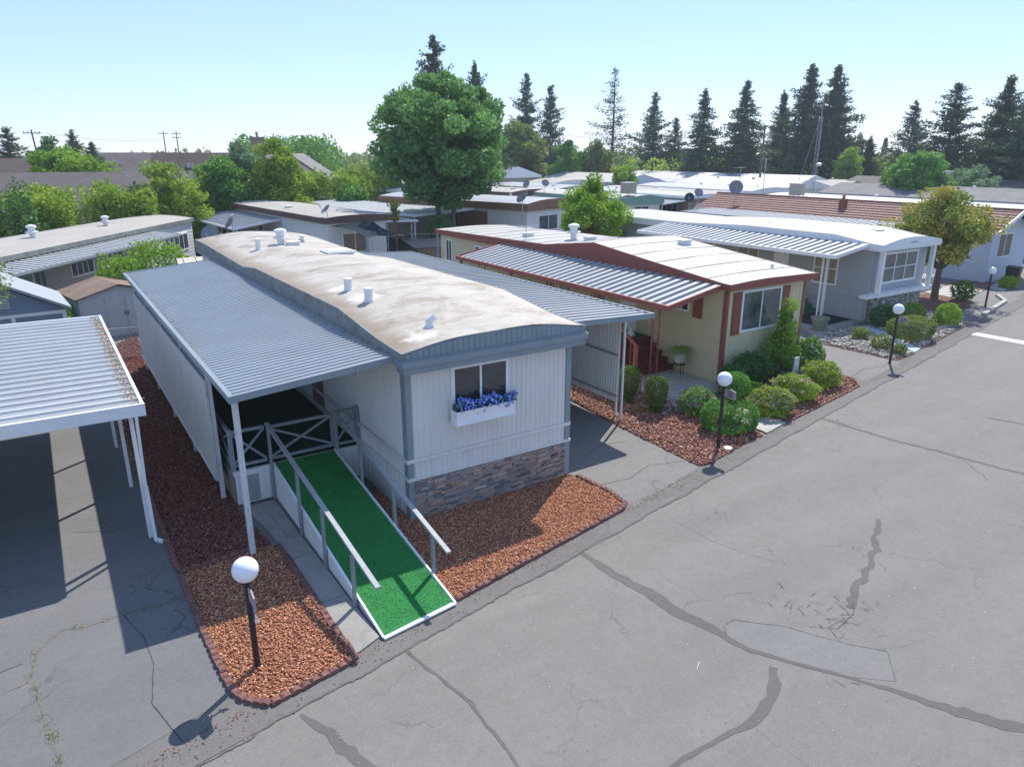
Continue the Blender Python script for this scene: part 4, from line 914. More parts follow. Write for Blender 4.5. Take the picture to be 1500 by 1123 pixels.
# ================================================================== lamp posts with house numbers
def lamp(label, x, y, zc, text=None, sign=True, r=.19, base=False):
    t = thing('street_lamp', label, 'lamp post', (x, y, 0), 0, 'globe lamp posts along the road')
    m = MB(); m.tube((0, 0, 0), (0, 0, zc-r*.9), .048, .045, 14); m.lathe((0, 0, zc-r*1.08), [(.05, 0), (.085, .02), (.085, .06)], 14); m.build('pole', 'black', t, smooth=False)
    m = MB(); n = 20; m.lathe((0, 0, zc), [(r*math.sin(PI*i/n)+.001, -r*math.cos(PI*i/n)) for i in range(n+1)], 28); m.build('globe', 'globe', t, smooth=True)
    if sign:
        zs = zc-.46; m = MB(); m.box(-.012, .012, -.40, -.07, zs, zs+.20); m.bar((0, -.02, zs+.16), (0, -.09, zs+.16), .02); m.bar((0, -.02, zs+.05), (0, -.09, zs+.05), .02)
        # small pitched top of the plate
        m.add([(-.013, -.40, zs+.20), (-.013, -.07, zs+.20), (-.013, -.235, zs+.25), (.013, -.40, zs+.20), (.013, -.07, zs+.20), (.013, -.235, zs+.25)], [(0, 1, 2), (5, 4, 3), (0, 2, 5, 3), (2, 1, 4, 5)])
        s = m.build('number_plate', 'sign', t)
        if text:
            c = bpy.data.curves.new('number', 'FONT'); c.body = text; c.size = .19; c.extrude = .002; c.align_x = 'CENTER'; c.align_y = 'CENTER'; c.materials.append(MT['black'])
            to = bpy.data.objects.new('tmp', c); me = bpy.data.meshes.new_from_object(to); bpy.data.objects.remove(to); o = bpy.data.objects.new('number', me); COL.objects.link(o); o.parent = s; o.location = (-.0155, -.235, zs+.10); o.rotation_euler = (R(90), 0, R(-90))
    if base:
        m = MB(); m.lathe((.12, -.22, 0), [(.05, .03), (.12, .05), (.12, .09), (.06, .11)], 14); m.build('ground_fixture', 'galv', t)
    return t
l1 = lamp('globe lamp on a dark post in the orange lava bed beside the ramp', -3.98, -2.94, 1.72, None)
m = MB()       # metal lizard-like ornament clipped under the plate
m.bar((.03, -.10, 1.33), (.035, -.18, .98), .035, .02); m.bar((.03, -.08, 1.24), (.03, -.20, 1.30), .015); m.bar((.03, -.10, 1.08), (.03, -.23, 1.02), .015); m.bar((.03, -.17, 1.00), (.03, -.24, .94), .05, .02)
m.build('ornament', 'sign', l1)
lamp('globe lamp on a black post with a 26 plate beside the round hedge', 8.53, -.87, 1.94, '26', base=True)
lamp('globe lamp on a black post with a 27 plate at the river stones', 20.10, 1.20, 2.07, '27')
lamp('farthest globe lamp near the yellow tipped tree', 34.09, 4.39, 1.85, None, sign=False)

# ================================================================== carport on the left
awning('carport', 'white ribbed metal carport at the left edge of the photo', -12.5, -4.58, 2.05, 11.3, 2.92, 2.86, 'white', .42, 'awn_white', 'white',
       posts=[(-4.78, 2.25), (-4.83, 5.07), (-4.87, 7.89)], post='white', pw=.075, eh=.24)
c = [o for o in COL.objects if o.name.startswith('carport') and o.get('category') == 'awning' and 'left edge' in o.get('label', '')][0]; c['category'] = 'carport'
m = MB(); m.bar((-4.72, 2.0, .05), (-4.72, 2.12, 1.2), .06); m.bar((-4.72, 2.0, .06), (-4.6, 1.85, .05), .06); m.bar((-4.74, 2.06, 1.1), (-4.7, 1.99, 2.7), .055); m.build('downspout', 'white', c)
C = np.stack([-4.66+RNG.normal(0, .06, 900)-.05*np.abs(RNG.normal(0, 1, 900)), RNG.uniform(2.2, 11.2, 900), 2.90+RNG.uniform(0, .05, 900)], 1)
V, F, T = leaves(C, .03, RNG.uniform(0, .7, 900), .3); stuff(npmesh('leaf_litter', V, F, 'drygrass', tint=T), 'brown leaf litter in the gutter of the left carport')
C = np.stack([-3.25+np.abs(RNG.normal(0, .10, 500)), RNG.uniform(3, 16, 500)+RNG.normal(0, .3, 500), 3.37+RNG.uniform(0, .012, 500)], 1)
C2 = np.stack([-.25+RNG.normal(0, .07, 700), RNG.uniform(.4, 16.2, 700), 3.635+RNG.uniform(0, .02, 700)], 1)
V, F, T = leaves(np.concatenate([C, C2]), .022, RNG.uniform(0, .5, 1200), .4); stuff(npmesh('leaf_litter', V, F, 'drygrass', tint=T), 'brown leaf litter along both edges of the grey patio awning')
t = thing('skirting_board', 'low white skirting beneath the carport at the far left', 'skirting', (0, 0, 0)); m = MB(); m.box(-14, -6.9, 11.2, 11.3, 0, .55); ribbed_wall(m, (-14, 11.2), (-6.9, 11.2), 0, .55, .3, .26, .01); m.build('panel', 'shed_wall', t)

# ================================================================== sheds, fence and shrubs behind the carport
t = thing('garden_shed', 'pale grey shed with a brown mineral roof and double doors behind the peeling screen', 'shed', (-4.75, 21.3, 0), R(12))
Ws, Ls = 3.1, 2.6
m = MB(); m.box(0, Ws, 0, Ls, 0, 1.75); ribbed_wall(m, (0, Ls), (0, 0), 0, 1.75, .3, .27, .012); ribbed_wall(m, (0, 0), (.9, 0), 0, 1.75, .3, .27, .012)
m.add([(0, 0, 1.75), (Ws, 0, 1.75), (Ws/2, 0, 2.15), (0, Ls, 1.75), (Ws, Ls, 1.75), (Ws/2, Ls, 2.15)], [(0, 1, 2), (5, 4, 3), (0, 2, 5, 3), (1, 4, 5, 2)]); m.build('wall', 'shed_wall', t)
for s in (0, 1): m = MB(); m.box(.98+s*.78, 1.74+s*.78, -.03, -.002, .06, 1.72); d_ = m.build('door', 'shed_wall', t); m = MB(); m.box(1.66+s*.12, 1.69+s*.12, -.06, -.03, .9, 1.05); m.build('handle', 'black', d_)
m = MB()
for sgn in (0, 1):
    x0, z0, x1, z1 = ((-.15, 1.73, Ws/2, 2.19) if not sgn else (Ws/2, 2.19, Ws+.15, 1.73))
    m.add([(x0, -.18, z0), (x1, -.18, z1), (x1, Ls+.15, z1), (x0, Ls+.15, z0), (x0, -.18, z0+.05), (x1, -.18, z1+.05), (x1, Ls+.15, z1+.05), (x0, Ls+.15, z0+.05)], [(3, 2, 1, 0), (4, 5, 6, 7), (0, 1, 5, 4), (1, 2, 6, 5), (2, 3, 7, 6), (3, 0, 4, 7)])
m.build('roof', 'shed_roof', t)
t = thing('garden_shed', 'blue shed with white trim and white gable roof at the left edge', 'shed', (-9.2, 17.3, 0), R(4)); t.scale = (1, 1, 1.15)
Ws, Ls = 3.9, 3.4
m = MB(); m.box(0, Ws, 0, Ls, 0, 1.85); ribbed_wall(m, (0, 0), (Ws, 0), 0, 1.80, .25, .235, .01); ribbed_wall(m, (Ws, 0), (Ws, Ls), 0, 1.80, .25, .235, .01); m.add([(0, 0, 1.85), (Ws, 0, 1.85), (Ws/2, 0, 2.75), (0, Ls, 1.85), (Ws, Ls, 1.85), (Ws/2, Ls, 2.75)], [(0, 1, 2), (5, 4, 3), (0, 2, 5, 3), (1, 4, 5, 2)]); m.build('wall', 'blue_wall', t)
m = MB()
for x0, z0, x1, z1 in ((-.2, 1.82, Ws/2, 2.82), (Ws/2, 2.82, Ws+.2, 1.82)):
    m.add([(x0, -.25, z0), (x1, -.25, z1), (x1, Ls+.15, z1), (x0, Ls+.15, z0), (x0, -.25, z0+.09), (x1, -.25, z1+.09), (x1, Ls+.15, z1+.09), (x0, Ls+.15, z0+.09)], [(3, 2, 1, 0), (4, 5, 6, 7), (0, 1, 5, 4), (1, 2, 6, 5), (2, 3, 7, 6), (3, 0, 4, 7)])
m.build('roof', 'roof_silver', t)
m = MB(); m.box(Ws-.10, Ws+.03, -.035, -.012, 0, 1.80); m.box(0, Ws, -.04, -.012, 1.72, 1.82); m.box(1.0, 1.12, -.04, -.012, 0, 1.72); m.box(2.25, 2.37, -.04, -.012, 0, 1.72); m.build('trim', 'white', t)
window(t, Ws, Ls, 'F', 1.3, .95, .75, .5, mull=1, rows=2, fw=.05)
m = MB()
for k in range(6): m.bar((1.6, -.03, 2.05+k*.07), (2.3, -.03, 2.05+k*.07), .02, .04)
m.build('louvre_vent', 'pale_blue', t)

def chain_fence(label, x0, y0, x1, y1, hgt=1.15):
    t = thing('chain_link_fence', label, 'fence', (0, 0, 0))
    a = Vector((x0, y0, 0)); b = Vector((x1, y1, 0)); L = (b-a).length; u = (b-a)/L; m = MB(); s = -hgt; st = .16
    while s < L:
        for sg in (1, -1):
            p = (s, 0) if sg == 1 else (s, hgt); q = (s+hgt, hgt) if sg == 1 else (s+hgt, 0)
            def clip(p, q):
                (sx, sz), (ex, ez) = p, q; 
                if sx < 0: f = -sx/(ex-sx); sx, sz = 0, sz+(ez-sz)*f
                if ex > L: f = (L-sx)/(ex-sx); ex, ez = L, sz+(ez-sz)*f
                return (sx, sz), (ex, ez)
            p, q = clip(p, q); A = a+u*p[0]+Vector((0, 0, p[1]+.03)); B = a+u*q[0]+Vector((0, 0, q[1]+.03))
            if (B-A).length > .02: m.bar(A, B, .012)
        s += st
    m.build('mesh', 'galv', t); m = MB(); m.tube(a+Vector((0, 0, hgt+.03)), b+Vector((0, 0, hgt+.03)), .022, .022, 8); m.build('top_rail', 'galv', t)
    for p in (a, b): m = MB(); m.tube(p, p+Vector((0, 0, hgt+.1)), .03, .03, 8); m.build('post', 'galv', t)
chain_fence('short chain link fence between the pale shed and the peeling screen', -4.6, 17.7, -3.05, 17.4)

bush('shrub', 'bright green leafy shrub left of its twin in front of the mauve home', 'shrub', (-2.75, 25.2, 0), (1.15, 1.15, 1.45), 'lf_lime', 5200, .075, .25, None, seed=3)
bush('shrub', 'taller bright green shrub against the mauve lap sided home', 'shrub', (-.95, 26.4, 0), (1.45, 1.35, 1.65), 'lf_lime', 7000, .075, .22, None, seed=5)
bush('shrub', 'green weedy bush between the blue shed and the pale shed', 'shrub', (-5.4, 21.6, 0), (.5, 1.1, .85), 'lf_mid', 2600, .06, .3, None, seed=6)
bush('shrub', 'small reddish green bush beside the pale shed wall', 'shrub', (-5.1, 24.4, 0), (.7, .8, .7), 'lf_col', 2000, .06, .3, None, seed=16)
tree('leafy_tree', 'airy pale green tree reaching in at the left edge over the blue shed', (-8.4, 14.4, 0), 4.6, 1.8, [(2.2, 1.0), (3.2, 1.9), (4.0, 1.7), (4.5, .6)], 'lf_olive', 34, 190, .055, .55, 1, .07, None, 4)

# ================================================================== cream home with red trim (number 26)
X0, Y0 = 12.8, 2.9
h = thing('mobile_home', 'cream mobile home with red brown trim and red shutters at number 26', 'mobile home', (X0, Y0, 0)); W2, L2 = 4.05, 20.0
m = MB(); m.box(0, W2, 0, L2, 0, 3.35)
ribbed_wall(m, (0, L2), (0, .1), .03, 1.42, .20, .178, .012); ribbed_wall(m, (0, L2), (0, .1), 1.46, 3.3, .20, .178, .014); ribbed_wall(m, (.1, 0), (W2-.1, 0), .03, 1.42, .20, .178, .012); ribbed_wall(m, (.1, 0), (W2-.1, 0), 1.46, 3.3, .20, .178, .014); m.build('wall', 'cream', h)
m = MB(); m.box(-.028, .10, -.03, -.003, .0, 3.265); m.box(-.028, -.003, -.002, .11, .001, 3.264); m.build('corner_trim', 'redtrim', h)
m = MB(); m.box(W2-.11, W2+.03, -.03, -.003, 0, 3.265); m.box(W2+.003, W2+.03, -.002, .1, .001, 3.264); m.build('corner_trim', 'redtrim', h)
profT = [(-.3, 3.46), (0, 3.47), (3.5, 3.80), (6.6, 4.12), (9.9, 3.72), (20.2, 3.50)]
bow_roof(h, W2, L2, 3.5, .06, .30, 'roof_white', 'redtrim', 3.27, profT, ovs=.22, wavy=.012)
m = MB()
for y in np.arange(.7, 20, 1.22):
    e = float(np.interp(y, [p[0] for p in profT], [p[1] for p in profT])); pv = None
    for i in range(9):
        x = -.2+(W2+.4)*i/8; q = (x, y, e+.06*(1-(2*i/8-1)**2)+.012)
        if pv: m.bar(pv, q, .035, .012)
        pv = q
m.build('roof_seam', 'roof_silver', h)
window(h, W2, L2, 'F', .80, 1.80, 1.88, 1.26, mull=1, pane='glass_blind', fw=.08)
for x in (.30, 2.79):
    m = MB(); m.box(x, x+.38, -.06, -.018, 1.68, 3.10)
    for z in (1.74, 2.43): m.box(x+.05, x+.33, -.068, -.061, z, z+.60)
    m.build('shutter', 'redtrim', h)
window(h, W2, L2, 'L', L2-2.55, 2.30, .92, .55, mull=2, rows=2, fw=.06)
m = MB(); m.box(-.06, -.018, .98, 1.38, 2.10, 2.95); m.build('shutter', 'redtrim', h)
for y in (6.0, 8.2): window(h, W2, L2, 'L', L2-y-.9, 1.85, .9, .9, mull=1)
window(h, W2, L2, 'L', L2-19.3, 1.95, .55, 1.05, mull=1); window(h, W2, L2, 'L', L2-16.2, 2.35, .85, .6, mull=1)
m = MB(); m.box(-.05, -.018, 4.2, 5.1, 1.02, 3.0); m.build('door', 'whitebright', h)
for x, y, k, hh, r in ((1.2, 8.6, 'box', .2, .1), (1.55, 10.2, 'cap', .62, .14), (1.0, 13.0, 'box', .1, .1), (3.1, 5.0, 'box', .1, .08), (3.3, .9, 'pipe', .16, .05)):
    e = float(np.interp(y, [p[0] for p in profT], [p[1] for p in profT])); vent(h, x, y, e+.10, k, hh, r)
m = MB(); b = Vector((.35, 12.2, 3.62)); m.tube(b, b+Vector((0, 0, .9)), .02, .02, 6)
for k in range(4): m.bar(b+Vector((-.45, -.3+.2*k, .62)), b+Vector((.55, -.35+.2*k, .66)), .015)
m.bar(b+Vector((0, -.8, .62)), b+Vector((0, .7, .66)), .02); m.bar(b+Vector((-.9, .1, .45)), b+Vector((.7, -.2, .5)), .02); m.build('roof_antenna', 'galv', h)
awning('patio_awning', 'white and grey striped pan awning with red edge on the cream home', 10.28, 12.68, 2.98, 16.4, 2.90, 3.36, 'stripe', .40, 'awn_light', 'redtrim', posts=[(11.62, 4.86), (11.0, 10.2), (11.0, 15.5)], post='redpost', eh=.16, lattice=True)
t = thing('ornamental_screen', 'cream ornamental lattice screen with red posts under the striped awning', 'lattice', (0, 0, 0))
m = MB()
for y in np.arange(6.6, 16, .22):
    m.bar((10.42, y, 1.7), (10.42, y+.5, 2.75), .03, .012); m.bar((10.43, y+.5, 1.7), (10.43, y, 2.75), .03, .012)
m.build('lattice_infill', 'cream', t)
for y in (6.6, 9.4, 12.2, 16.4): m = MB(); m.box(10.38, 10.48, y-.05, y+.05, 0, 2.85); m.build('post', 'redpost', t)
m = MB(); m.box(10.40, 10.47, 6.6, 16.4, 1.62, 1.70); m.build('rail', 'redpost', t)
t = thing('entry_steps', 'dark red wooden steps with terracotta handrail up to the cream home', 'steps', (0, 0, 0))
for k in range(5):
    m = MB(); y0 = 4.95+k*.30; m.box(10.75, 12.72, y0, y0+.33, .06+k*.19+.14, .06+(k+1)*.19); m.box(10.78, 12.70, y0+.03, y0+.05, .06+k*.19, .06+k*.19+.138); m.build('step', 'redwood', t)
m = MB(); m.box(10.75, 12.74, 6.47, 9.2, .05, 1.0); m.build('landing', 'redwood', t)
m = MB(); m.box(10.78, 12.72, 6.50, 9.2, 1.004, 1.02); m.build('turf_carpet', 'turf', t)
m = MB()
for x in (10.80,):
    m.box(x-.06, x+.06, 4.85, 4.97, .05, 1.25); m.box(x-.06, x+.06, 6.45, 6.57, 1.0, 2.15); m.bar((x, 4.9, 1.22), (x, 6.5, 2.12), .06, .09)
    for k in range(1, 6): y = 4.9+k*.27; m.bar((x, y, .06+k*.19), (x, y, 1.2+k*.15), .035)
m.build('handrail', 'redpost', t)
t = thing('low_rail', 'short terracotta rail beside the column hedge at the patio corner', 'rail', (10.02, 3.55, .05)); m = MB()
for k in range(5): m.bar((0, k*.22, 0), (0, k*.22, .55), .035)
m.bar((0, -.05, .55), (0, .95, .55), .05, .04); m.build('rail', 'redpost', t)
t = thing('fern_stand', 'leafy fern in a cream pot on a black wire stand by the cream wall', 'potted plant', (12.35, 4.35, .06))
m = MB(); m.lathe((0, 0, .42), [(.13, 0), (.20, .08), (.215, .36), (.19, .37)], 20); m.build('pot', 'beige_wall', t)
m = MB()
for k in range(3): a = k*2.1; m.bar((.17*math.cos(a), .17*math.sin(a), .8), (.24*math.cos(a), .24*math.sin(a), 0), .015)
m.lathe((0, 0, .40), [(.2, 0), (.2, .015)], 16); m.build('stand', 'black', t)
C = []
for k in range(90):
    a = random.uniform(0, 2*PI); ln = random.uniform(.3, .55)
    for f in np.linspace(.1, 1, 16): C.append((math.cos(a)*ln*f, math.sin(a)*ln*f, .80+.30*math.sin(f*2.1)-(.42*f*f)*random.uniform(.6, 1.1)))
C = np.array(C)+RNG.normal(0, .012, (len(C), 3)); V, F, T = leaves(C, .03, RNG.uniform(.2, 1, len(C)), .4); npmesh('foliage', V, F, 'lf_lime', t, T)
t = thing('planter_pot', 'terracotta pot of dried flowers on the green landing of the cream home', 'potted plant', (11.9, 7.1, 1.02)); m = MB(); m.lathe((0, 0, 0), [(.12, 0), (.18, .30), (.2, .31), (.2, .36)], 16); m.build('pot', 'bark_red', t)
C, ti = blob_leaves(260, (.22, .22, .16), .03); C[:, 2] += .45; V, F, T = leaves(C, .03, ti); npmesh('flowers', V, F, 'fl_red', t, T)
t = thing('garden_ornament', 'small white ornament at the landing edge by the terracotta pot', 'ornament', (12.1, 6.62, 1.02)); m = MB(); m.lathe((0, 0, 0), [(.14, 0), (.16, .08), (.1, .18), (.07, .24), (.09, .30), (.03, .36)], 14); m.build('figure', 'white', t, smooth=True)

# shrubs of the corner bed
bush('column_hedge', 'tall column shrub with orange red tips against the corrugated screen', 'hedge', (8.95, 3.15, 0), (.37, .37, .66), 'lf_col', 3200, .035, .08, None, seed=21)
bush('column_hedge', 'trimmed column shrub standing alone in the bark bed', 'hedge', (9.02, 2.02, 0), (.37, .37, .62), 'lf_col', 3600, .033, .08, None, seed=22)
bush('flowering_bush', 'rounded pale pink flowering bush in the bark bed left of the path', 'bush', (9.95, 1.25, 0), (.50, .50, .40), 'lf_mid', 3400, .035, .26, None, 'fl_pink', 900, .026, seed=23)
bush('round_hedge', 'wide trimmed oval hedge behind the 26 lamp post', 'hedge', (9.80, -.12, 0), (.80, .72, .44), 'lf_mid', 9500, .030, .045, None, seed=24)
t = bush('topiary', 'ball topiary on a thin stem behind the oval hedge', 'topiary', (10.45, .35, 0), (.45, .45, .37), 'lf_mid', 5200, .026, .06, None, seed=25, stem=.75)
for k, (x, y, a, b_, c_, lb) in enumerate(((11.85, .05, .68, .60, .42, 'pink flecked lime bush at the right end of the path'), (13.45, .55, .74, .62, .46, 'widest pink flowering bush in the middle of the roadside row'), (15.45, .95, .72, .55, .42, 'farthest pink flowering bush by the driveway corner'))):
    bush('flowering_bush', lb, 'bush', (x, y, 0), (a, b_, c_), 'lf_hedge', 6200, .036, .26, 'pink flowering bushes along the road', 'fl_pink', 800, .028, seed=30+k)
bush('dark_shrub', 'dark glossy shrub right under the corner of the cream home', 'shrub', (12.35, 1.95, 0), (.48, .5, .52), 'lf_dark', 3600, .045, .2, None, seed=41)
bush('dark_shrub', 'dark glossy shrub spreading below the front window', 'shrub', (13.5, 2.2, 0), (.80, .55, .60), 'lf_dark', 5200, .045, .2, None, seed=42)
bush('dark_shrub', 'low dark shrub between the topiary and the blue urn', 'shrub', (12.3, 1.15, 0), (.5, .45, .34), 'lf_dark', 2600, .04, .25, None, seed=43)
bush('dark_shrub', 'leafy green shrub at the right corner of the cream home', 'shrub', (16.35, 2.15, 0), (.62, .5, .62), 'lf_mid', 4600, .045, .22, None, seed=44)
tree('tall_shrub', 'tall bright green shrub climbing beside the front window', (15.05, 2.2, 0), 2.9, .6, [(.5, .7), (1.1, .8), (1.6, .45), (2.2, .38), (2.6, .32), (2.85, .15)], 'lf_lime', 44, 170, .04, .30, 1, .04, None, 7)
t = thing('blue_urn', 'dark blue glazed urn with a pale board leaning behind it', 'urn', (14.35, 1.35, 0)); m = MB(); m.lathe((0, 0, 0), [(.2, 0), (.34, .12), (.38, .3), (.30, .42), (.36, .46), (.33, .47)], 20); m.build('pot', 'blueglaze', t, smooth=True)
C, ti = blob_leaves(240, (.30, .30, .10), .04); V, F, T = leaves(C+np.array([0, 0, .5]), .04, ti); npmesh('foliage', V, F, 'lf_bluegrey', t, T)
t = thing('leaning_board', 'narrow white weathered board standing behind the blue urn', 'board', (14.7, 1.35, 0)); m = MB(); m.add([(-.17, 0, 0), (.17, 0, 0), (.11, .0, 1.05), (-.11, 0, 1.05), (-.17, .05, 0), (.17, .05, 0), (.11, .05, 1.05), (-.11, .05, 1.05)], [(0, 1, 2, 3), (7, 6, 5, 4), (0, 4, 5, 1), (1, 5, 6, 2), (2, 6, 7, 3), (3, 7, 4, 0)]); m.build('board', 'peeling', t)

# ================================================================== blue grey home with bay window (number 27)
X0, Y0 = 25.7, 5.7; W3, L3 = 4.4, 18.0
h = thing('mobile_home', 'blue grey lap sided home with white columned bay window and low stone base', 'mobile home', (X0, Y0, 0))
m = MB(); m.box(0, W3, 0, L3, 0, 3.34); lap_wall(m, (0, L3), (0, .12), 1.10, 3.3, .15); lap_wall(m, (.12, 0), (W3-.12, 0), 1.45, 3.3, .15); lap_wall(m, (W3, 0), (W3, L3), .3, 3.3, .15); m.build('wall', 'grey_siding', h)
m = MB(); m.box(-.02, -.003, .14, L3, .02, 1.06); ribbed_wall(m, (-.02, L3), (-.02, .14), .02, 1.06, .30, .27, .012); m.build('skirting', 'grey_siding', h)
m = MB(); tn = []
for k in range(900):
    x = random.uniform(.05, W3-.25); z = random.uniform(0, 1.1); a_, b_ = random.uniform(.06, .16), random.uniform(.04, .09); m.box(x, x+a_, -.05-random.uniform(0, .06), -.012, z, z+b_); tn += [random.random()*.7+.3]*8
so = m.build('stone_base', 'river', h); a = so.data.attributes.new('tint', 'FLOAT', 'POINT'); a.data.foreach_set('value', tn)
m = MB(); m.box(0, W3, -.02, -.002, 0, 1.2); m.build('joint', 'river_bed', so)
m = MB(); m.box(-.75, -.004, -.42, .0, 1.22, 1.36); m.box(-.0, W3+.12, -.45, -.012, 1.22, 1.40); m.build('sill', 'white', h)
for x in (.05, W3-.15): m = MB(); m.box(x, x+.2, -.40, -.22, 1.402, 3.28); m.build('column', 'white', h)
profN = [(-.45, 3.58), (0, 3.60), (1.9, 3.86), (7, 3.86), (11.6, 3.66), (18.2, 3.66)]
bow_roof(h, W3, L3, 3.6, .24, .45, 'roof_white', 'white', 3.30, profN, ovs=.20, wavy=.01)
m = MB(); m.box(-.22, W3+.22, -.52, -.485, 3.36, 3.52); m.build('fascia_moulding', 'white', h)
m = MB()
for k in range(5): m.lathe((2.1+.14*(k-2), 0, 0), [(.001, 0), (.05 if k == 2 else .03, .0), (.001, .03)], 8)
o = m.build('crest_ornament', 'slate', h); o.location = (0.1, -.50, 3.60); o.rotation_euler = (R(90), 0, 0)
window(h, W3, L3, 'F', .85, 1.80, 2.65, 1.25, mull=2, rows=2, fw=.09, pane='glass_blind')
window(h, W3, L3, 'L', L3-2.9, 1.55, 1.15, 1.35, mull=0, rows=2, fw=.08, pane='glass_blind')
window(h, W3, L3, 'L', L3-7.6, 1.7, 1.3, 1.1, mull=1, fw=.06, pane='glass_far'); m = MB(); m.box(-.05, -.018, 4.4, 5.3, 1.05, 3.0); m.build('door', 'white', h)
vent(h, .8, 6.4, 3.95, 'pipe', .22, .07); vent(h, 2.0, 1.2, 3.9, 'box', .1, .1)
awning('patio_awning', 'pale striped pan awning on lattice posts left of the blue grey home', 23.15, 25.55, 5.95, 18.4, 3.16, 3.52, 'stripe', .40, 'awn_light', 'white', posts=[(23.75, 6.9), (24.2, 7.0), (24.6, 7.2), (23.4, 13), (23.4, 18)], post='white', eh=.16, pw=.06)
awning('patio_awning', 'striped pan awning between the blue grey home and the tiled home', 37.9, 41.35, 12.2, 29.5, 2.92, 3.08, 'stripe', .42, 'awn_light', 'grey_dark', posts=[(38.0, 12.6), (38.0, 21), (38.0, 29)], post='white', eh=.14)
t = thing('entry_steps', 'green carpeted steps with white rail beside the blue grey home', 'steps', (0, 0, 0)); m = MB()
for k in range(5): m.box(24.6, 25.62, 8.2+k*.28, 8.2+(k+1)*.28+.02, .05, .05+(k+1)*.19)
m.box(24.6, 25.62, 9.62, 11, .05, 1.01); m.build('step', 'turf', t)
m = MB(); m.bar((24.55, 8.2, 1.0), (24.55, 9.7, 2.0), .07); m.bar((24.55, 8.2, .05), (24.55, 8.2, 1.0), .07); m.bar((24.55, 9.7, .9), (24.55, 9.7, 2.0), .07); m.bar((24.55, 8.2, .45), (24.55, 9.7, 1.4), .05); m.build('handrail', 'white', t)
t = thing('floor_mat', 'black rubber mat at the foot of the green steps', 'mat', (0, 0, 0)); m = MB(); m.poly([(22.9, 6.1), (25.5, 6.25), (25.6, 8.1), (23.2, 8.1)], .072, .085); m.build('mat', 'mat', t)
t = thing('planter_pot', 'large grey green glazed pot at the driveway corner of the blue grey home', 'planter', (22.35, 5.75, .07)); m = MB(); m.lathe((0, 0, 0), [(.22, 0), (.33, .35), (.36, .5), (.40, .52), (.40, .58), (.34, .58), (.32, .5)], 20); m.build('pot', 'potgreen', t, smooth=False)
bush('round_hedge', 'boxy olive hedge behind the 27 lamp post', 'hedge', (24.2, 2.75, .1), (1.05, .75, .45), 'lf_olive', 7000, .04, .06, None, seed=51)
bush('shrub', 'small rounded bush in front of the low stone base', 'shrub', (25.6, 4.7, 0), (.75, .5, .5), 'lf_dark', 2600, .05, .25, None, seed=52)
bush('shrub', 'clipped yellow green bush right of the dark round bush', 'shrub', (27.6, 4.6, 0), (.65, .5, .45), 'lf_hedge', 2600, .045, .1, None, seed=53)
bush('shrub', 'lime green bush on river stones nearest the stop bar', 'shrub', (28.2, 3.35, 0), (.62, .5, .52), 'lf_lime', 2400, .05, .28, None, seed=54)
for k, (x, y, r, lb) in enumerate(((22.5, 3.9, .33, 'small tuft of grass at the upper end of the left stone bed'), (21.8, 2.6, .36, 'middle grassy tuft in the left stone bed'), (21.5, 1.7, .28, 'small tuft of grass beside the 27 lamp post'))):
    bush('grass_tuft', lb, 'plant', (x, y, 0), (r, r, r*.8), 'lf_olive', 900, .045, .3, 'grass tufts in the stone bed', seed=60+k)
bush('shrub', 'low green plant left of the farthest path', 'shrub', (31.6, 7.6, 0), (.55, .5, .5), 'lf_dark', 1500, .06, .3, None, seed=71)
bush('shrub', 'round dark green plant beside the far lamp post', 'shrub', (34.9, 5.9, 0), (.6, .55, .5), 'lf_dark', 1600, .06, .3, None, seed=72)
bush('shrub', 'small yellowish plant in front of the trash bin', 'shrub', (40.9, 6.3, 0), (.6, .5, .35), 'lf_hedge', 1500, .06, .3, None, seed=73)
tree('gold_tipped_tree', 'round tree with golden yellow tips in front of the red tiled home', (34.2, 7.0, 0), 5.9, 1.6, [(2.0, 1.2), (2.8, 2.3), (3.8, 2.75), (4.7, 2.1), (5.3, 1.2), (5.8, .5)], 'lf_gold', 85, 190, .085, .62, 1, .20, None, 12)

# ================================================================== red tiled home
X0, Y0 = 41.6, 8.0; W4, L4 = 4.6, 23.0
h = thing('mobile_home', 'pale blue home with a long red clay tiled gable roof', 'mobile home', (X0, Y0, 0))
m = MB(); m.box(0, W4, 0, L4, 0, 3.1); lap_wall(m, (0, L4), (0, 0), .9, 3.1, .2); lap_wall(m, (0, 0), (W4, 0), .9, 3.1, .2); m.add([(0, 0, 3.1), (W4, 0, 3.1), (W4/2, 0, 4.1)], [(0, 1, 2)]); m.build('wall', 'pale_blue', h)
m = MB(); m.box(-.03, W4+.03, -.03, L4, 0, .85); m.build('skirting', 'pale_blue', h)
m = MB(); ry = np.arange(-.5, L4+.3, .10); nrow = 8
for side in (0, 1):
    vs = []
    for r_ in range(nrow):
        for e in (0, 1):
            f = (r_+e)/nrow; zlift = .055 if e == 0 else .0
            for y in ry:
                x = -.4+(W4/2+.4)*f if side == 0 else W4+.4-(W4/2+.4)*f
                vs.append((x, y, 3.05+1.12*f+zlift+.028*abs(math.sin(y*PI/.28))))
    n_ = len(ry); rows = 2*nrow
    fs = [(j*n_+i, (j+1)*n_+i, (j+1)*n_+i+1, j*n_+i+1) if side else (j*n_+i, j*n_+i+1, (j+1)*n_+i+1, (j+1)*n_+i) for j in range(rows-1) for i in range(n_-1)]
    m.add(vs, fs)
m.bar((W4/2, -.5, 4.21), (W4/2, L4+.2, 4.21), .22, .12); m.build('roof', 'tileroof', h)
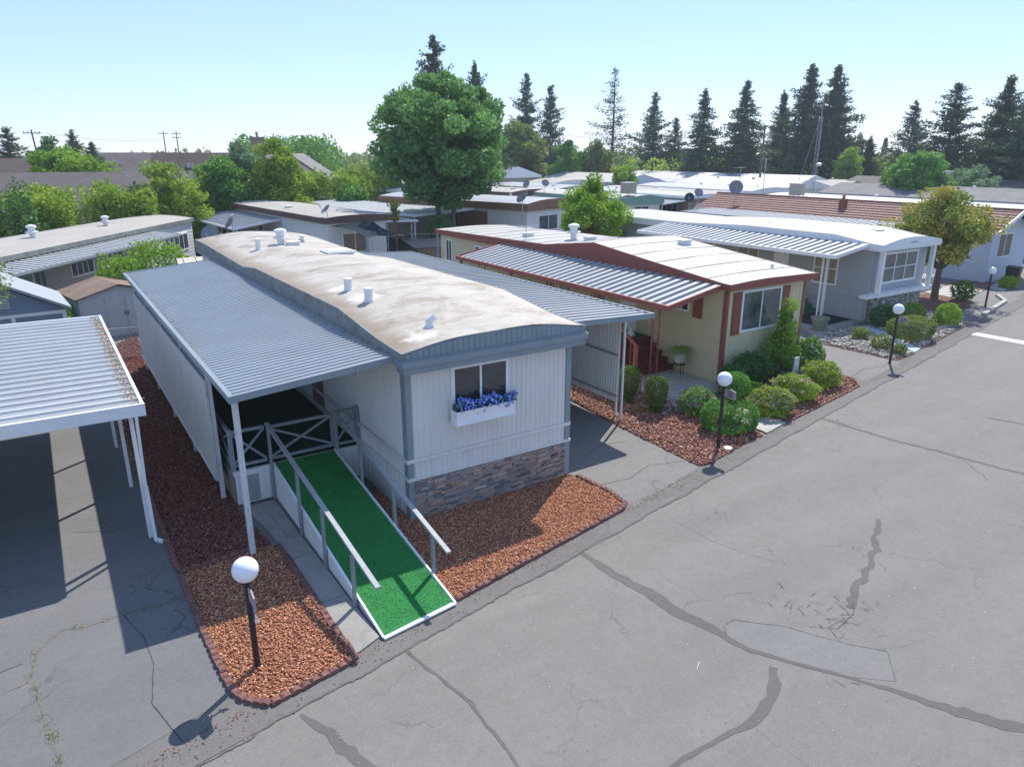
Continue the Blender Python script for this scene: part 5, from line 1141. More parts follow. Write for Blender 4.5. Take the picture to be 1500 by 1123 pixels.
m = MB(); m.bar((-.45, -.53, 2.98), (W4/2, -.53, 4.14), .06, .22); m.bar((W4/2, -.53, 4.14), (W4+.45, -.53, 2.98), .06, .22); m.bar((-.46, -.5, 2.99), (-.46, L4+.2, 2.99), .06, .16); m.build('fascia', 'white', h)
window(h, W4, L4, 'L', L4-3.3, 1.3, 2.2, 1.5, mull=1, fw=.08); window(h, W4, L4, 'F', .9, 1.5, 1.6, 1.3, mull=1)
m = MB(); m.box(1.05, 1.5, 10.5, 10.9, 3.6, 4.35); m.lathe((1.28, 10.7, 4.3), [(.1, 0), (.1, .2), (.16, .22), (.05, .32)], 10); m.build('chimney', 'redtrim', h)
t = thing('porch_railing', 'white picket railing on the porch left of the tiled home', 'railing', (36.0, 9.0, 0)); m = MB()
for k in range(12): m.bar((k*.22, 0, .6), (k*.22, 0, 1.5), .05)
m.bar((-.1, 0, 1.52), (2.6, 0, 1.52), .07); m.bar((-.1, 0, .6), (2.6, 0, .6), .07); m.build('pickets', 'white', t); m = MB(); m.box(-.1, 2.7, .05, 4, 0, .55); m.build('porch_base', 'beige_wall', t)
t = thing('trash_bin', 'black wheeled trash bin at the corner of the tiled home', 'trash bin', (42.6, 6.9, 0), R(10)); m = MB(); m.add([(-.26, -.3, .05), (.26, -.3, .05), (.26, .3, .05), (-.26, .3, .05), (-.32, -.38, 1.0), (.32, -.38, 1.0), (.32, .36, 1.0), (-.32, .36, 1.0)], [(3, 2, 1, 0), (4, 5, 6, 7), (0, 1, 5, 4), (1, 2, 6, 5), (2, 3, 7, 6), (3, 0, 4, 7)]); m.build('bin_body', 'black', t)
m = MB(); m.box(-.34, .34, -.42, .36, 1.004, 1.06); m.build('lid', 'black', t)
for s in (-.24, .24): m = MB(); m.tube((s-.03, .3, .11), (s+.03, .3, .11), .11, .11, 12); m.build('wheel', 'black', t)
t = tree('bare_shrub', 'thin leaned bare branched shrub beside the trash bin', (43.3, 5.7, 0), 3.0, .7, [(1.2, .6), (2, 1.1), (2.8, .9)], 'lf_olive', 20, 14, .05, .45, 3, .06, None, 13)
t = thing('planter_trough', 'low white planter trough with yellow flowers at the right edge', 'planter', (45.0, 5.2, 0), R(11)); m = MB(); m.box(0, 2.4, 0, .6, 0, .4); m.build('trough', 'concrete_pale', t); C, ti = blob_leaves(600, (1.1, .25, .2), .05); C += np.array([1.2, .3, .5]); V, F, T = leaves(C, .05, ti); npmesh('foliage', V, F, 'lf_gold', t, T)

# ================================================================== the homes behind
def back_home(label, x, y, rot, W, L, wall='beige_wall', roof='roof_white', fas='white', eave=3.35, crown=.25, gable=False, fd=.30, wins=3, vents=2, seed=0, lap=False, base=None, side='L'):
    h = thing('mobile_home', label, 'mobile home', (x, y, 0), R(rot)); rs = random.Random(seed+int(x*7))
    m = MB(); m.box(0, W, 0, L, 0, eave-fd+.06)
    if gable: m.add([(0, 0, eave-fd+.06), (W, 0, eave-fd+.06), (W/2, 0, eave+crown-.12)], [(0, 1, 2)])
    f = lap_wall if lap else ribbed_wall
    for a, b in (((0, L), (0, 0)), ((0, 0), (W, 0)), ((W, 0), (W, L))):
        if lap: lap_wall(m, a, b, .9, eave-fd, .2)
        else: ribbed_wall(m, a, b, .9, eave-fd, .25, .2, .015)
    m.build('wall', wall, h)
    if base: m = MB(); m.box(-.02, W+.02, -.02, L+.02, 0, .85); m.build('skirting', base, h)
    bow_roof(h, W, L, eave, crown, .25, roof, fas, eave-fd, None, gable=gable, nx=8 if not gable else 2)
    for k in range(wins): window(h, W, L, side, (k+.5)*L/wins+rs.uniform(-.6, .6), 1.6, rs.choice([.9, 1.4, .7]), rs.choice([.8, 1.1]), mull=1, pane='glass_far')
    window(h, W, L, 'F', W*.25, 1.6, W*.4, 1.1, mull=1, pane='glass_far')
    for k in range(vents):
        vx = rs.uniform(.2, .7)*W; vy = rs.uniform(.1, .9)*L; zz = eave+(crown*(1-abs(2*vx/W-1)) if gable else crown*(1-(2*vx/W-1)**2))
        vent(h, vx, vy, zz, rs.choice(['pipe', 'box', 'pipe', 'cap']), .28, .09)
    return h
# long mauve lap sided home on the left, turned away from the others
h = thing('mobile_home', 'mauve grey lap sided home with pale flat roof behind the two sheds', 'mobile home', (-17.1, 18.9, 0), R(-33.4)); WL, LL = 4.6, 30.0
m = MB(); m.box(0, WL, 0, LL, 0, 3.0); lap_wall(m, (WL, 0), (WL, LL), .3, 2.98, .17); lap_wall(m, (WL, LL), (0, LL), .3, 2.98, .17); m.build('wall', 'pink_wall', h)
bow_roof(h, WL, LL, 3.2, .22, .2, 'roof_tan', 'slate_dirty', 2.98, None, ovs=.15)
m = MB(); m.box(WL+.005, WL+.03, LL-6.2, LL, 2.1, 2.98); lap_wall(m, (WL+.03, LL-6.2), (WL+.03, LL), .4, 2.98, .20); m.build('white_siding', 'wall_white', h)
window(h, WL, LL, 'R', LL-4.2, 1.35, 3.2, .95, mull=4, pane='glass_far', fw=.09, proud=.1); window(h, WL, LL, 'R', LL-10.3, 1.5, 1.0, 1.0, mull=1, pane='glass_far'); window(h, WL, LL, 'R', LL-14.2, 1.55, 1.9, .9, mull=3, frame='whitebright', pane='glass_far'); window(h, WL, LL, 'R', LL-18.4, .75, 1.15, 1.65, mull=0, rows=2, frame='whitebright', fw=.10)
for s, w_, z0, z1 in ((18.4, 1.15, .75, 2.4), ):
    m = MB(); y0 = LL-s; m.box(WL+.022, WL+.045, y0-.18, y0+w_+.18, z0-.2, z1+.18); m.build('window_surround', 'slate', h)
for y in (LL-16.9, LL-16.5, LL-8.3, LL-7.6): m = MB(); m.box(WL+.03, WL+.12, y, y+.1, 0, 2.9); m.build('downspout', 'slate', h)
vent(h, 2.6, 16.4, 3.40, 'cap', .6, .13); vent(h, 2.9, 22.6, 3.40, 'cap', .55, .12)
awning('side_awning', 'thin grey ribbed awning along the mauve lap sided home', WL+.05, WL+1.7, 4.0, 24.4, 2.86, 2.66, 'stripe', .42, 'awn_light', 'awn_grey', parent_loc=(-17.1, 18.9, 0), rot=R(-33.4), edges='RFB', eh=.12, posts=[(WL+1.6, 16.7), (WL+1.6, 9.8)], post='slate')
t = thing('low_shed', 'low pale lean-to with seamed metal roof at the far end of the white home', 'lean-to', (-.7, 21.4, 0), R(-6)); m = MB(); m.box(.1, 4.6, .1, 3.2, 0, 2.2); m.build('wall', 'shed_wall', t); m = MB(); m.add([(0, 0, 2.25), (4.8, 0, 2.35), (4.8, 3.4, 2.75), (0, 3.4, 2.65), (0, 0, 2.3), (4.8, 0, 2.4), (4.8, 3.4, 2.8), (0, 3.4, 2.7)], [(3, 2, 1, 0), (4, 5, 6, 7), (0, 1, 5, 4), (1, 2, 6, 5), (2, 3, 7, 6), (3, 0, 4, 7)])
for k in range(9): x = .3+k*.55; m.bar((x, 0, 2.32+x*.02), (x, 3.4, 2.72+x*.02), .04, .05)
m.build('roof', 'beige_wall', t)

# white home with the maroon fascia and the sail
h = back_home('white home with dark maroon bowed fascia behind the grey shade sail', 9.1, 30.6, 4.6, 3.95, 19.5, 'wall_white', 'roof_tan', 'brown_trim', 3.72, .12, fd=.34, wins=4, seed=1)
m = MB(); m.box(.9, 1.9, -.9, -.86, 1.2, 1.5); o = m.build('window_cooler', 'galv', h); o.location = (-1.9, 6.5, .4)
awning('side_awning', 'pale ribbed awning with posts left of the maroon edged home', -3.2, -.05, 7.5, 19, 2.65, 3.15, 'pale', .35, 'awn_light', 'white', parent_loc=(9.1, 30.6, 0), rot=R(4.6), posts=[(-3, 7.8), (-3, 13), (-3, 18.5)], edges='FLB')
t = thing('awning_screen', 'white panel screen below the awning left of the maroon edged home', 'screen', (9.1, 30.6, 0), R(4.6)); m = MB(); m.box(-3.3, -.2, 9.2, 9.26, .3, 2.3); ribbed_wall(m, (-3.3, 9.2), (-.2, 9.2), .3, 2.3, .3, .25, .01); m.build('panel', 'shed_wall', t)
awning('side_awning', 'narrow white edged awning on lattice posts right of the maroon edged home', 4.1, 7.9, 2.8, 15, 3.1, 2.95, 'pale', .35, 'awn_light', 'white', parent_loc=(9.1, 30.6, 0), rot=R(4.6), posts=[(5.5, 3.0), (7.7, 3.0), (7.7, 8), (7.7, 14)], lattice=True)
t = thing('shade_sail', 'dark grey shade sail stretched from the white home to two posts', 'shade sail', (0, 0, 0)); m = MB(); n = 12
A_, B_, C_, D_ = Vector((9.25, 30.5, 3.25)), Vector((11.9, 30.4, 3.45)), Vector((13.3, 28.3, 2.75)), Vector((9.95, 26.5, 2.75)); vs = []
for j in range(n+1):
    for i in range(n+1):
        u, v = i/n, j/n; p = (A_*(1-u)+B_*u)*(1-v)+(D_*(1-u)+C_*u)*v
        ctr = (A_+B_+C_+D_)/4; pull = (4*u*(1-u))*(1-4*v*(1-v))*.22+(4*v*(1-v))*(1-4*u*(1-u))*.22
        p = p.lerp(ctr, pull); p.z += .12*math.sin(3*u+2*v)-.18*16*u*(1-u)*v*(1-v); vs.append(p)
m.add(vs, [(j*(n+1)+i, j*(n+1)+i+1, (j+1)*(n+1)+i+1, (j+1)*(n+1)+i) for j in range(n) for i in range(n)]); m.build('cloth', 'sail', t, smooth=True)
for q in (D_, Vector((15.0, 27.6, 2.7))): m = MB(); m.bar((q.x, q.y, 0), (q.x, q.y, q.z+.12), .11); m.build('post', 'slate', t)
m = MB(); m.bar(C_, (15.0, 27.6, 2.72), .015); m.build('rope', 'slate', t)
t = thing('low_shed', 'weathered brown flat roofed lean-to left of the cream home', 'lean-to', (15.0, 30.5, 0), R(-14)); m = MB(); m.box(0, 5.2, 0, 4.5, 0, 1.5); ribbed_wall(m, (0, 0), (5.2, 0), 0, 1.5, .2, .17, .012); m.build('wall', 'wood_wall', t)
m = MB()
for k in range(14): m.box(-.2+k*.4, .18+k*.4, -.2, 4.7, 1.55, 1.6)
m.build('roof', 'wood_grey', t)
# home with rust fascia
h = back_home('white home with rust brown bowed fascia behind the lime green tree', 26.3, 34.4, 17, 6.0, 17, 'wall_white', 'roof_silver', 'rust_trim', 3.72, .26, fd=.55, wins=1, seed=4)
m = MB(); m.box(-.05, -.018, 4.1, 7.2, 1.4, 2.95); m.build('shutter', 'rust_trim', h)
for k in range(10): pass
awning('flat_carport', 'wide white flat carport roof behind the shade sail', -6.6, -.1, 5.5, 24, 3.0, 3.15, 'pale', .6, 'awn_white', 'white', parent_loc=(26.3, 34.4, 0), rot=R(17), posts=[(-6.3, 5.9), (-3, 5.9), (-6.3, 14), (-6.3, 23)], edges='FLB', eh=.2)
BH = [
 ('white home with sage green bowed fascia right of the lime green tree', 39.8, 38.2, 0, 4.2, 18, 'wall_white', 'roof_white', 'green_trim', 3.45, .28, False, .55, False),
 ('brown board sided home with pale lean-to roof behind the two grey dishes', 47.2, 37.6, 0, 4.2, 18, 'wood_wall', 'roof_silver', 'white', 3.5, .15, False, .25, False),
 ('low white roofed home just behind the long lap sided roof', 54.0, 40.5, 0, 4.4, 18, 'beige_wall', 'roof_tan', 'white', 3.35, .2, False, .25, False),
 ('home with wide silver grey roof behind the tiled ridge', 61.5, 42.0, 0, 6.5, 18, 'wall_white', 'roof_silver', 'white', 3.4, .3, False, .25, False),
 ('white home with broad bright roof carrying the beige rooftop cooler', 54.6, 11.2, 0, 6.8, 24, 'pale_blue', 'roof_white', 'white', 3.3, .35, False, .3, True),
 ('grey shingled double home behind the bright white roof', 67.0, 13.2, 0, 7.6, 24, 'stucco', 'shingle_b', 'grey_dark', 3.3, 1.0, True, .25, True),
 ('long brown shingled home below the lattice mast', 84.5, 16.5, 0, 8.0, 30, 'stucco', 'shingle_a', 'grey_dark', 3.4, 1.1, True, .25, False),
 ('tan flat roofed home far right below the dark conifers', 100, 19.0, 0, 8.0, 26, 'beige_wall', 'roof_tan', 'white', 3.6, .9, True, .25, False),
 ('pale home with white gable behind the beige cooler', 69.5, 43.5, 0, 8.0, 18, 'wall_white', 'roof_white', 'white', 3.5, .9, True, .25, False),
 ('brown gabled home left of the two antennas', 80.0, 50.0, 0, 8.0, 16, 'wood_wall', 'roof_silver', 'white', 3.5, 1.0, True, .25, False),
 ('small white hump roofed home between the antennas', 79.0, 42.8, 0, 6.0, 14, 'wall_white', 'roof_tan', 'brown_trim', 3.4, .6, True, .25, False),
 ('low brown walled home behind the broad crowned tree', 29.5, 61.0, 12, 6.0, 16, 'wood_wall', 'roof_silver', 'white', 3.5, .2, False, .3, False),
 ('white roofed home right behind the wide flat carport', 36.6, 52.5, 10, 6.4, 18, 'beige_wall', 'roof_tan', 'brown_trim', 3.5, .25, False, .4, False),
 ('silver grey roofed home with a shaded porch above the rust fascia', 46.5, 57.5, 4, 6.4, 16, 'pink_wall', 'roof_silver', 'grey_dark', 3.4, .3, False, .3, False),
 ('pale blue gabled home in the middle distance right of the lime tree', 61.5, 64.0, 0, 8.0, 18, 'pale_blue', 'roof_white', 'pale_blue', 3.6, 1.0, True, .25, False),
 ('long tan roofed home in front of the olive tree', 52.0, 66.5, 4, 8.0, 18, 'beige_wall', 'roof_tan', 'white', 3.5, .5, False, .3, False),
 ('distant white gabled home under the widest conifer', 76.0, 64.0, 0, 9.0, 18, 'wall_white', 'roof_white', 'white', 3.6, 1.0, True, .25, False),
 ('distant silver roofed home left of the sparse conifer', 66.0, 80.0, 0, 9.0, 14, 'beige_wall', 'roof_silver', 'white', 3.6, .8, True, .25, False),
 ('distant grey roofed home at the foot of the middle conifers', 84.0, 79.0, 0, 9.0, 14, 'stucco', 'shingle_b', 'white', 3.6, .9, True, .25, False),
 ('narrow white roofed home left of the brown shingled one', 76.8, 15.0, 0, 5.5, 24, 'wall_white', 'roof_silver', 'white', 3.35, .25, False, .25, True),
 ('low tan roofed home in front of the narrow dark conifer', 89.0, 48.5, 0, 5.0, 14, 'beige_wall', 'roof_tan', 'white', 3.5, .3, False, .25, False),
 ('narrow silver roofed home left of the distant white gable', 70.4, 63.0, 0, 4.6, 16, 'pink_wall', 'roof_silver', 'grey_dark', 3.5, .2, False, .3, False),
 ('pale home at the right foot of the broad crowned tree', 37.5, 73.0, 8, 4.8, 14, 'wall_white', 'roof_silver', 'white', 3.6, .25, False, .3, False),
 ('far low roof peeking left of the olive tree', 41.0, 90.0, 5, 6.0, 12, 'beige_wall', 'roof_tan', 'white', 3.6, .3, False, .3, False),
 ('beige gabled house at the left foot of the olive tree', 46.0, 72.0, 10, 9.0, 10, 'stucco', 'shingle_b', 'white', 4.4, 1.3, True, .25, False),
]
for k, (lb, x, y, ro, W, L, wa, rf, fa, ev, cr, gb, fd, lp) in enumerate(BH): back_home(lb, x, y, ro, W, L, wa, rf, fa, ev, cr, gb, fd, 3, 3, k, lp)
for lb, x, y, W, L, ro in (('striped white awning left of the green edged home', 35.9, 39.5, 3.7, 15, 0), ('pale awning left of the brown board sided home', 44.2, 37.9, 2.9, 16, 0), ('pale awning left of the broad bright roof', 51.2, 12.5, 3.2, 20, 0), ('silver awning beside the wide silver grey roof', 58.2, 43, 3.1, 14, 0), ('light awning beside the gable behind the cooler', 66.0, 44.5, 3.3, 14, 0)):
    awning('side_awning', lb, 0, W, 0, L, 2.85, 3.1, 'pale', .45, 'awn_light', 'white', parent_loc=(x, y, 0), posts=[(.1, .3), (.1, L/2), (.1, L-.3)])

dish('large dark dish seen face on behind the far left roof corner', (2.2, 29.3, 0), -35, .50, 3.2, tilt=25)
dish('tilted dish with long feed arm behind the far left roof corner', (3.4, 29.6, 0), -115, .46, 3.75, tilt=30)
dish('dish on the corner of the maroon edged roof', (9.3, 31.0, 3.55), -95, .36, .55, tilt=45)
dish('dish on a tall dark pole before the rust fascia home', (23.6, 31.0, 0), -80, .42, 4.3, tilt=40)
dish('black dish at the far left tip of the tiled roof', (38.2, 29.0, 0), -50, .38, 4.0, 'black', tilt=20)
dish('grey dish just right of the black dish', (39.6, 29.4, 0), -30, .36, 4.3, tilt=30)
dish('large round dish rising above the tiled ridge', (42.6, 28.2, 0), -45, .56, 4.7, tilt=20)
dish('grey dish peeking from behind the lime green tree', (32.4, 35.0, 0), -50, .55, 4.2, tilt=30)
dish('grey dish on the bright white roof right of the cooler', (56.4, 18.5, 3.3), -60, .45, .8, tilt=20)
dish('left of the two small dishes right of the broad crowned tree', (37.2, 50.5, 3.4), -70, .4, .9, tilt=30)
dish('right of the two small dishes right of the broad crowned tree', (40.2, 51.5, 3.4), -20, .4, .9, tilt=30)
def cooler(label, x, y, z, s=1.0, hh=1.0):
    t = thing('rooftop_cooler', label, 'cooler', (x, y, z), .2, 'evaporative coolers on the roofs'); m = MB(); m.box(-s/2, s/2, -s/2, s/2, .12, hh)
    for k in range(9):
        x0 = -s/2+(k+.5)*s/9; m.box(x0-.03, x0+.03, -s/2-.03, -s/2-.004, .16, hh-.05); m.box(-s/2-.03, -s/2-.004, x0-.03, x0+.03, .16, hh-.05)
    m.build('cabinet', 'beige_wall', t); m = MB(); m.box(-s/2-.05, s/2+.05, -s/2-.05, s/2+.05, hh+.003, hh+.07); m.build('lid', 'galv', t); m = MB()
    for a, b in ((-1, -1), (1, -1), (1, 1), (-1, 1)): m.bar((a*s*.45, b*s*.45, -.3), (a*s*.45, b*s*.45, .12), .05)
    m.build('stand', 'galv', t)
cooler('beige louvred cooler right of the lime green tree', 40.7, 39.0, 3.75, 1.05, 1.05)
cooler('beige louvred cooler on the bright white roof', 55.2, 31.6, 3.5, 1.05, 1.15)
cooler('two low beige boxes of a cooler on the distant shingled roof', 86.5, 33.5, 4.0, 1.6, 1.3)
def antenna(label, x, y, z1, kind='yagi'):
    t = thing('tv_antenna', label, 'antenna', (x, y, 0)); m = MB(); m.tube((0, 0, 0), (0, 0, z1), .03, .03, 6); m.build('mast', 'galv', t); m = MB()
    for s in range(7): m.bar((-.55+.18*s, -.5+.04*s, z1-.1), (-.55+.18*s, .5-.04*s, z1-.1), .025)
    m.bar((-.6, 0, z1-.1), (.6, 0, z1-.1), .03)
    if kind == 'panel':
        for s in range(5): m.bar((-.3, -.3, z1-.9+s*.18), (.3, .3, z1-.9+s*.18), .02)
        m.bar((-.3, -.3, z1-.95), (-.3, -.3, z1-.1), .02); m.bar((.3, .3, z1-.95), (.3, .3, z1-.1), .02)
    m.build('elements', 'galv', t)
antenna('short antenna with flat elements behind the tiled roof', 51.7, 35.5, 6.2); antenna('taller antenna with a grid panel behind the tiled roof', 53.1, 33.8, 7.0, 'panel')
t = thing('lattice_mast', 'tall slim lattice radio mast in front of the twin conifers', 'mast', (68.0, 38.9, 0), .4); m = MB(); q = [(.22*math.cos(a), .22*math.sin(a)) for a in (0, 2.094, 4.189)]
for x, y in q: m.bar((x, y, 0), (x, y, 11.2), .03)
z = 0
while z < 11:
    for i in range(3): a, b = q[i], q[(i+1) % 3]; m.bar((*a, z), (*b, z+.5), .016)
    z += .5
m.build('lattice', 'galv', t); m = MB(); m.tube((0, 0, 11), (0, 0, 13.5), .03, .02, 6); m.bar((.0, .1, 11.0), (3.8, 2.5, 4.2), .03); m.build('guy_and_whip', 'galv', t)
m = MB(); m.lathe((.3, -.3, 6.0), [(.01, 0), (.3, .1), (.3, .3), (.1, .4)], 10); m.build('dish', 'white', t)

# ------------------------------------------------------------------ houses beyond the left hedge
def house(label, x, y, rot, W, D, eave, ridge, wall, roof, skylights=0, vents=0, chimney=None, solar=False):
    """ridge along local x"""
    h = thing('house', label, 'house', (x, y, 0), R(rot)); m = MB(); m.box(0, W, 0, D, 0, eave)
    m.add([(0, 0, eave), (0, D, eave), (0, D/2, ridge-.1), (W, 0, eave), (W, D, eave), (W, D/2, ridge-.1)], [(0, 2, 1), (3, 4, 5)]); m.build('wall', wall, h)
    m = MB(); o = .5; sl = (ridge-eave)/(D/2)
    vs = [(-o, -o, eave-o*sl+.05), (W+o, -o, eave-o*sl+.05), (W+o, D/2, ridge+.05), (-o, D/2, ridge+.05), (W+o, D+o, eave-o*sl+.05), (-o, D+o, eave-o*sl+.05)]
    m.add(vs, [(0, 1, 2, 3), (3, 2, 4, 5)]); ln = math.hypot(D/2+o, ridge-eave+o*sl)
    m.uv = [[(0, 0), (W, 0), (W, ln), (0, ln)], [(0, ln), (W, ln), (W, 0), (0, 0)]]; m.build('roof', roof, h)
    m = MB(); m.bar((-o, -o, eave-o*sl-.08), (-o, D/2, ridge-.08), .06, .22); m.bar((-o, D/2, ridge-.08), (-o, D+o, eave-o*sl-.08), .06, .22); m.bar((W+o, -o, eave-o*sl-.08), (W+o, D/2, ridge-.08), .06, .22); m.bar((-o, -o-.03, eave-o*sl-.05), (W+o, -o-.03, eave-o*sl-.05), .06, .2); m.build('fascia', 'brown_trim', h)
    for k in range(skylights): m = MB(); x_ = W*(.2+.3*k); m.add([(x_, D*.2, eave+sl*D*.2+.2), (x_+1.1, D*.2, eave+sl*D*.2+.2), (x_+1.1, D*.3, eave+sl*D*.3+.2), (x_, D*.3, eave+sl*D*.3+.2), (x_, D*.2, eave+sl*D*.2-.1), (x_+1.1, D*.2, eave+sl*D*.2-.1), (x_+1.1, D*.3, eave+sl*D*.3-.1), (x_, D*.3, eave+sl*D*.3-.1)], [(0, 1, 2, 3), (4, 5, 1, 0), (5, 6, 2, 1), (7, 4, 0, 3), (6, 7, 3, 2)]); m.build('skylight', 'pale_blue', h)
    for k in range(vents): m = MB(); x_ = W*(.3+.35*k); m.box(x_, x_+.6, D*.3, D*.3+.5, eave+sl*D*.3-.1, eave+sl*D*.3+.45); m.build('vent_box', 'galv', h)
    if chimney: m = MB(); cx_, cy_, cz = chimney; m.box(cx_, cx_+1.3, cy_, cy_+.9, eave-.5, cz); m.box(cx_-.1, cx_+1.4, cy_-.1, cy_+1, cz+.003, cz+.15); m.lathe((cx_+.65, cy_+.45, cz+.1), [(.12, 0), (.12, .4), (.2, .42), (.05, .6)], 8); m.build('chimney', 'chimney_brick', h)
    if solar: m = MB(); m.add([(W*.1, D*.08, eave+sl*D*.08+.16), (W*.5, D*.08, eave+sl*D*.08+.16), (W*.5, D*.36, eave+sl*D*.36+.16), (W*.1, D*.36, eave+sl*D*.36+.16)], [(0, 1, 2, 3)]); m.build('solar_panel', 'solar', h)
    m = MB(); m.box(W*.3, W*.3+1.2, -.04, -.004, 1.2, 2.3); m.box(W*.7, W*.7+1.2, -.04, -.004, 1.2, 2.3); m.build('window', 'glass_far', h)
    return h
house('long brown shingled house with a small skylight beyond the left hedge', -15, 54.0, -3, 21, 9.5, 3.5, 5.9, 'stucco', 'shingle_a', skylights=1)
house('nearer brown shingled house with solar panels at the left edge', -23, 46.0, -4, 14, 9, 3.3, 5.4, 'stucco', 'shingle_a', solar=True)
house('far dark brown house behind the bright green tree at the left', -17, 86, 0, 15, 9, 4, 6.8, 'stucco', 'shingle_c')
house('brown tiled house with brick chimney and two roof vents', 4.5, 66.5, -16, 9.5, 10, 3.8, 7.4, 'stucco', 'shingle_c', vents=2, chimney=(9.2, 3.0, 8.8))
house('small house wing with a grey roof right of the brick chimney', 15.5, 68.5, 25, 7, 8, 3.6, 7.2, 'beige_wall', 'shingle_b')
house('tan roofed house in the far gap left of the brown tiled house', 2.5, 104, -10, 14, 10, 4.5, 7.4, 'pale_blue', 'shingle_a')
house('distant house with a reddish roof beyond the gap in the left trees', -1, 140, 0, 14, 10, 4, 6.4, 'stucco', 'tileroof')
house('white gabled house with grey roof left of the broad crowned tree', 27.2, 82, 62, 9, 9, 4.2, 7.3, 'wall_white', 'shingle_b')
house('low grey house behind the far left trees', -30, 120, 0, 18, 10, 4.5, 7.2, 'pale_blue', 'shingle_b')

# ------------------------------------------------------------------ hedges and trees
def hedge(name, label, cat, x, y, rot, rad, h, leaf, n, size, seed, lump=.16, group=None):
    t = thing(name, label, cat, (x, y, 0), R(rot), group); d = unit(n); d[:, 2] = np.abs(d[:, 2])
    P = np.sign(d)*np.abs(d)**.6; r = RNG.uniform(.8, 1, n)*(1+lump*smoothnoise(d*np.array([rad[0]/rad[1], 1, 1]), 3.5, seed)+.5*lump*smoothnoise(d*np.array([rad[0]/rad[1], 1, 1]), 9, seed+1))
    C = P*r[:, None]*np.array([rad[0], rad[1], h])*np.array([1, 1, .95]); C[:, 2] = np.maximum(C[:, 2], .1)
    T = .5+.2*smoothnoise(C, 1.6, seed+5)+RNG.normal(0, .15, n)
    V, F, T = leaves(C, size, T); npmesh('foliage', V, F, leaf, t, T)
    m = MB()
    for k in range(5): a = k*1.3; m.tube((rad[0]*.5*math.cos(a), rad[1]*.3*math.sin(a), 0), (rad[0]*.7*math.cos(a), rad[1]*.4*math.sin(a), h*.75), .09, .03, 6)
    m.build('stems', 'bark', t)
    return t
hedge('hedge', 'long rounded lime green hedge behind the mauve home', 'hedge', -3.0, 44.5, -5, (4.6, 2.3), 5.6, 'lf_hedge', 24000, .12, 1)
hedge('hedge', 'lime hedge end at the far left behind the mauve home', 'hedge', -7.2, 42.0, 10, (3.4, 2.0), 5.5, 'lf_hedge', 14000, .12, 11)
hedge('hedge', 'dark rounded evergreen bush right of the lime hedge', 'hedge', -.1, 45.5, 0, (2.0, 1.8), 5.5, 'lf_dark', 11000, .11, 2, .2)
hedge('hedge', 'dull green bush at the far left edge', 'hedge', -7.0, 38.0, 0, (1.7, 1.7), 5.2, 'lf_dark', 7000, .11, 3, .25)
hedge('hedge', 'clipped pale olive hedge left of the broad crowned tree', 'hedge', 19.3, 58.4, 12, (3.9, 2.0), 5.9, 'lf_hedge', 15000, .15, 4, .12)
hedge('hedge', 'yellowish hedge end nearest the broad crowned tree', 'hedge', 27.0, 67, 20, (4.6, 2.2), 6.0, 'lf_hedge', 12000, .17, 5, .14)
hedge('hedge', 'small dome shaped dark hedge below the pale olive hedge', 'hedge', 19.9, 54.4, 0, (1.6, 1.5), 4.9, 'lf_mid', 5000, .13, 6, .1)
hedge('hedge', 'continuous green hedge running below the left row of trees', 'hedge', 6.8, 50.2, 14, (7.6, 1.8), 5.9, 'lf_hedge', 24000, .13, 13)
tree('leafy_tree', 'lime green tree between the dark bush and the long green tree', (2.9, 47.2, 0), 6.9, 1.5, [(1.5, 2.0), (3.5, 2.6), (5.2, 2.1), (6.6, .8)], 'lf_hedge', 70, 190, .12, .75, 1, .14, None, 21)
tree('leafy_tree', 'broad mid green tree right of the lime green tree', (7.2, 50.2, 0), 7.1, 1.5, [(1.5, 2.2), (3.5, 3.1), (5.4, 2.4), (6.8, .9)], 'lf_mid', 90, 200, .12, .8, 1, .16, None, 22)
tree('ivy_tree', 'ivy covered columnar tree tallest of the left row', (11.7, 49.4, 0), 8.5, 1.0, [(1, 2.2), (3, 2.5), (5.5, 2.6), (7.2, 1.8), (8.3, .7)], 'lf_hedge', 90, 260, .12, .8, 1, .2, None, 23)
tree('leafy_tree', 'grey green tree leaning behind the ivy covered tree', (9.6, 52.8, 0), 8.3, 2.0, [(2.5, 1.5), (4.5, 2.5), (6.5, 2.3), (8.2, .8)], 'lf_bluegrey', 60, 190, .13, .8, 1, .16, None, 24)
tree('leafy_tree', 'pale yellow green tree over the brown roofs at the left', (-2.2, 68, 0), 7.5, 3, [(3.5, 2.2), (5.5, 3.9), (6.8, 3.0), (7.4, 1.2)], 'lf_lime', 60, 190, .17, 1.0, 1, .2, None, 25, oy=.7)
tree('leafy_tree', 'round dark tree beside the leftmost utility pole', (-2.5, 98, 0), 8.9, 3, [(3.5, 1.8), (6, 2.8), (8, 1.9), (8.8, .6)], 'lf_dark', 40, 160, .2, 1.0, 1, .2, None, 26)
tree('broad_tree', 'big broad crowned dark green tree in the middle of the park', (20.95, 38.0, 0), 12.8, 3.6, [(3.7, 1.6), (4.6, 3.4), (5.6, 4.7), (7.4, 5.6), (9.2, 6.1), (10.6, 5.2), (11.7, 3.3), (12.6, 1.3)], 'lf_big', 300, 260, .15, .80, 3, .24, None, 31, trunk_h=3.8)
tree('lime_tree', 'bright lime green tree right behind the cream home', (23.2, 22.6, 0), 6.1, 1.6, [(1.9, 1.9), (3.2, 2.6), (4.4, 2.2), (5.3, 1.2), (6.0, .35)], 'lf_lime', 105, 210, .085, .55, 2, .10, None, 32)
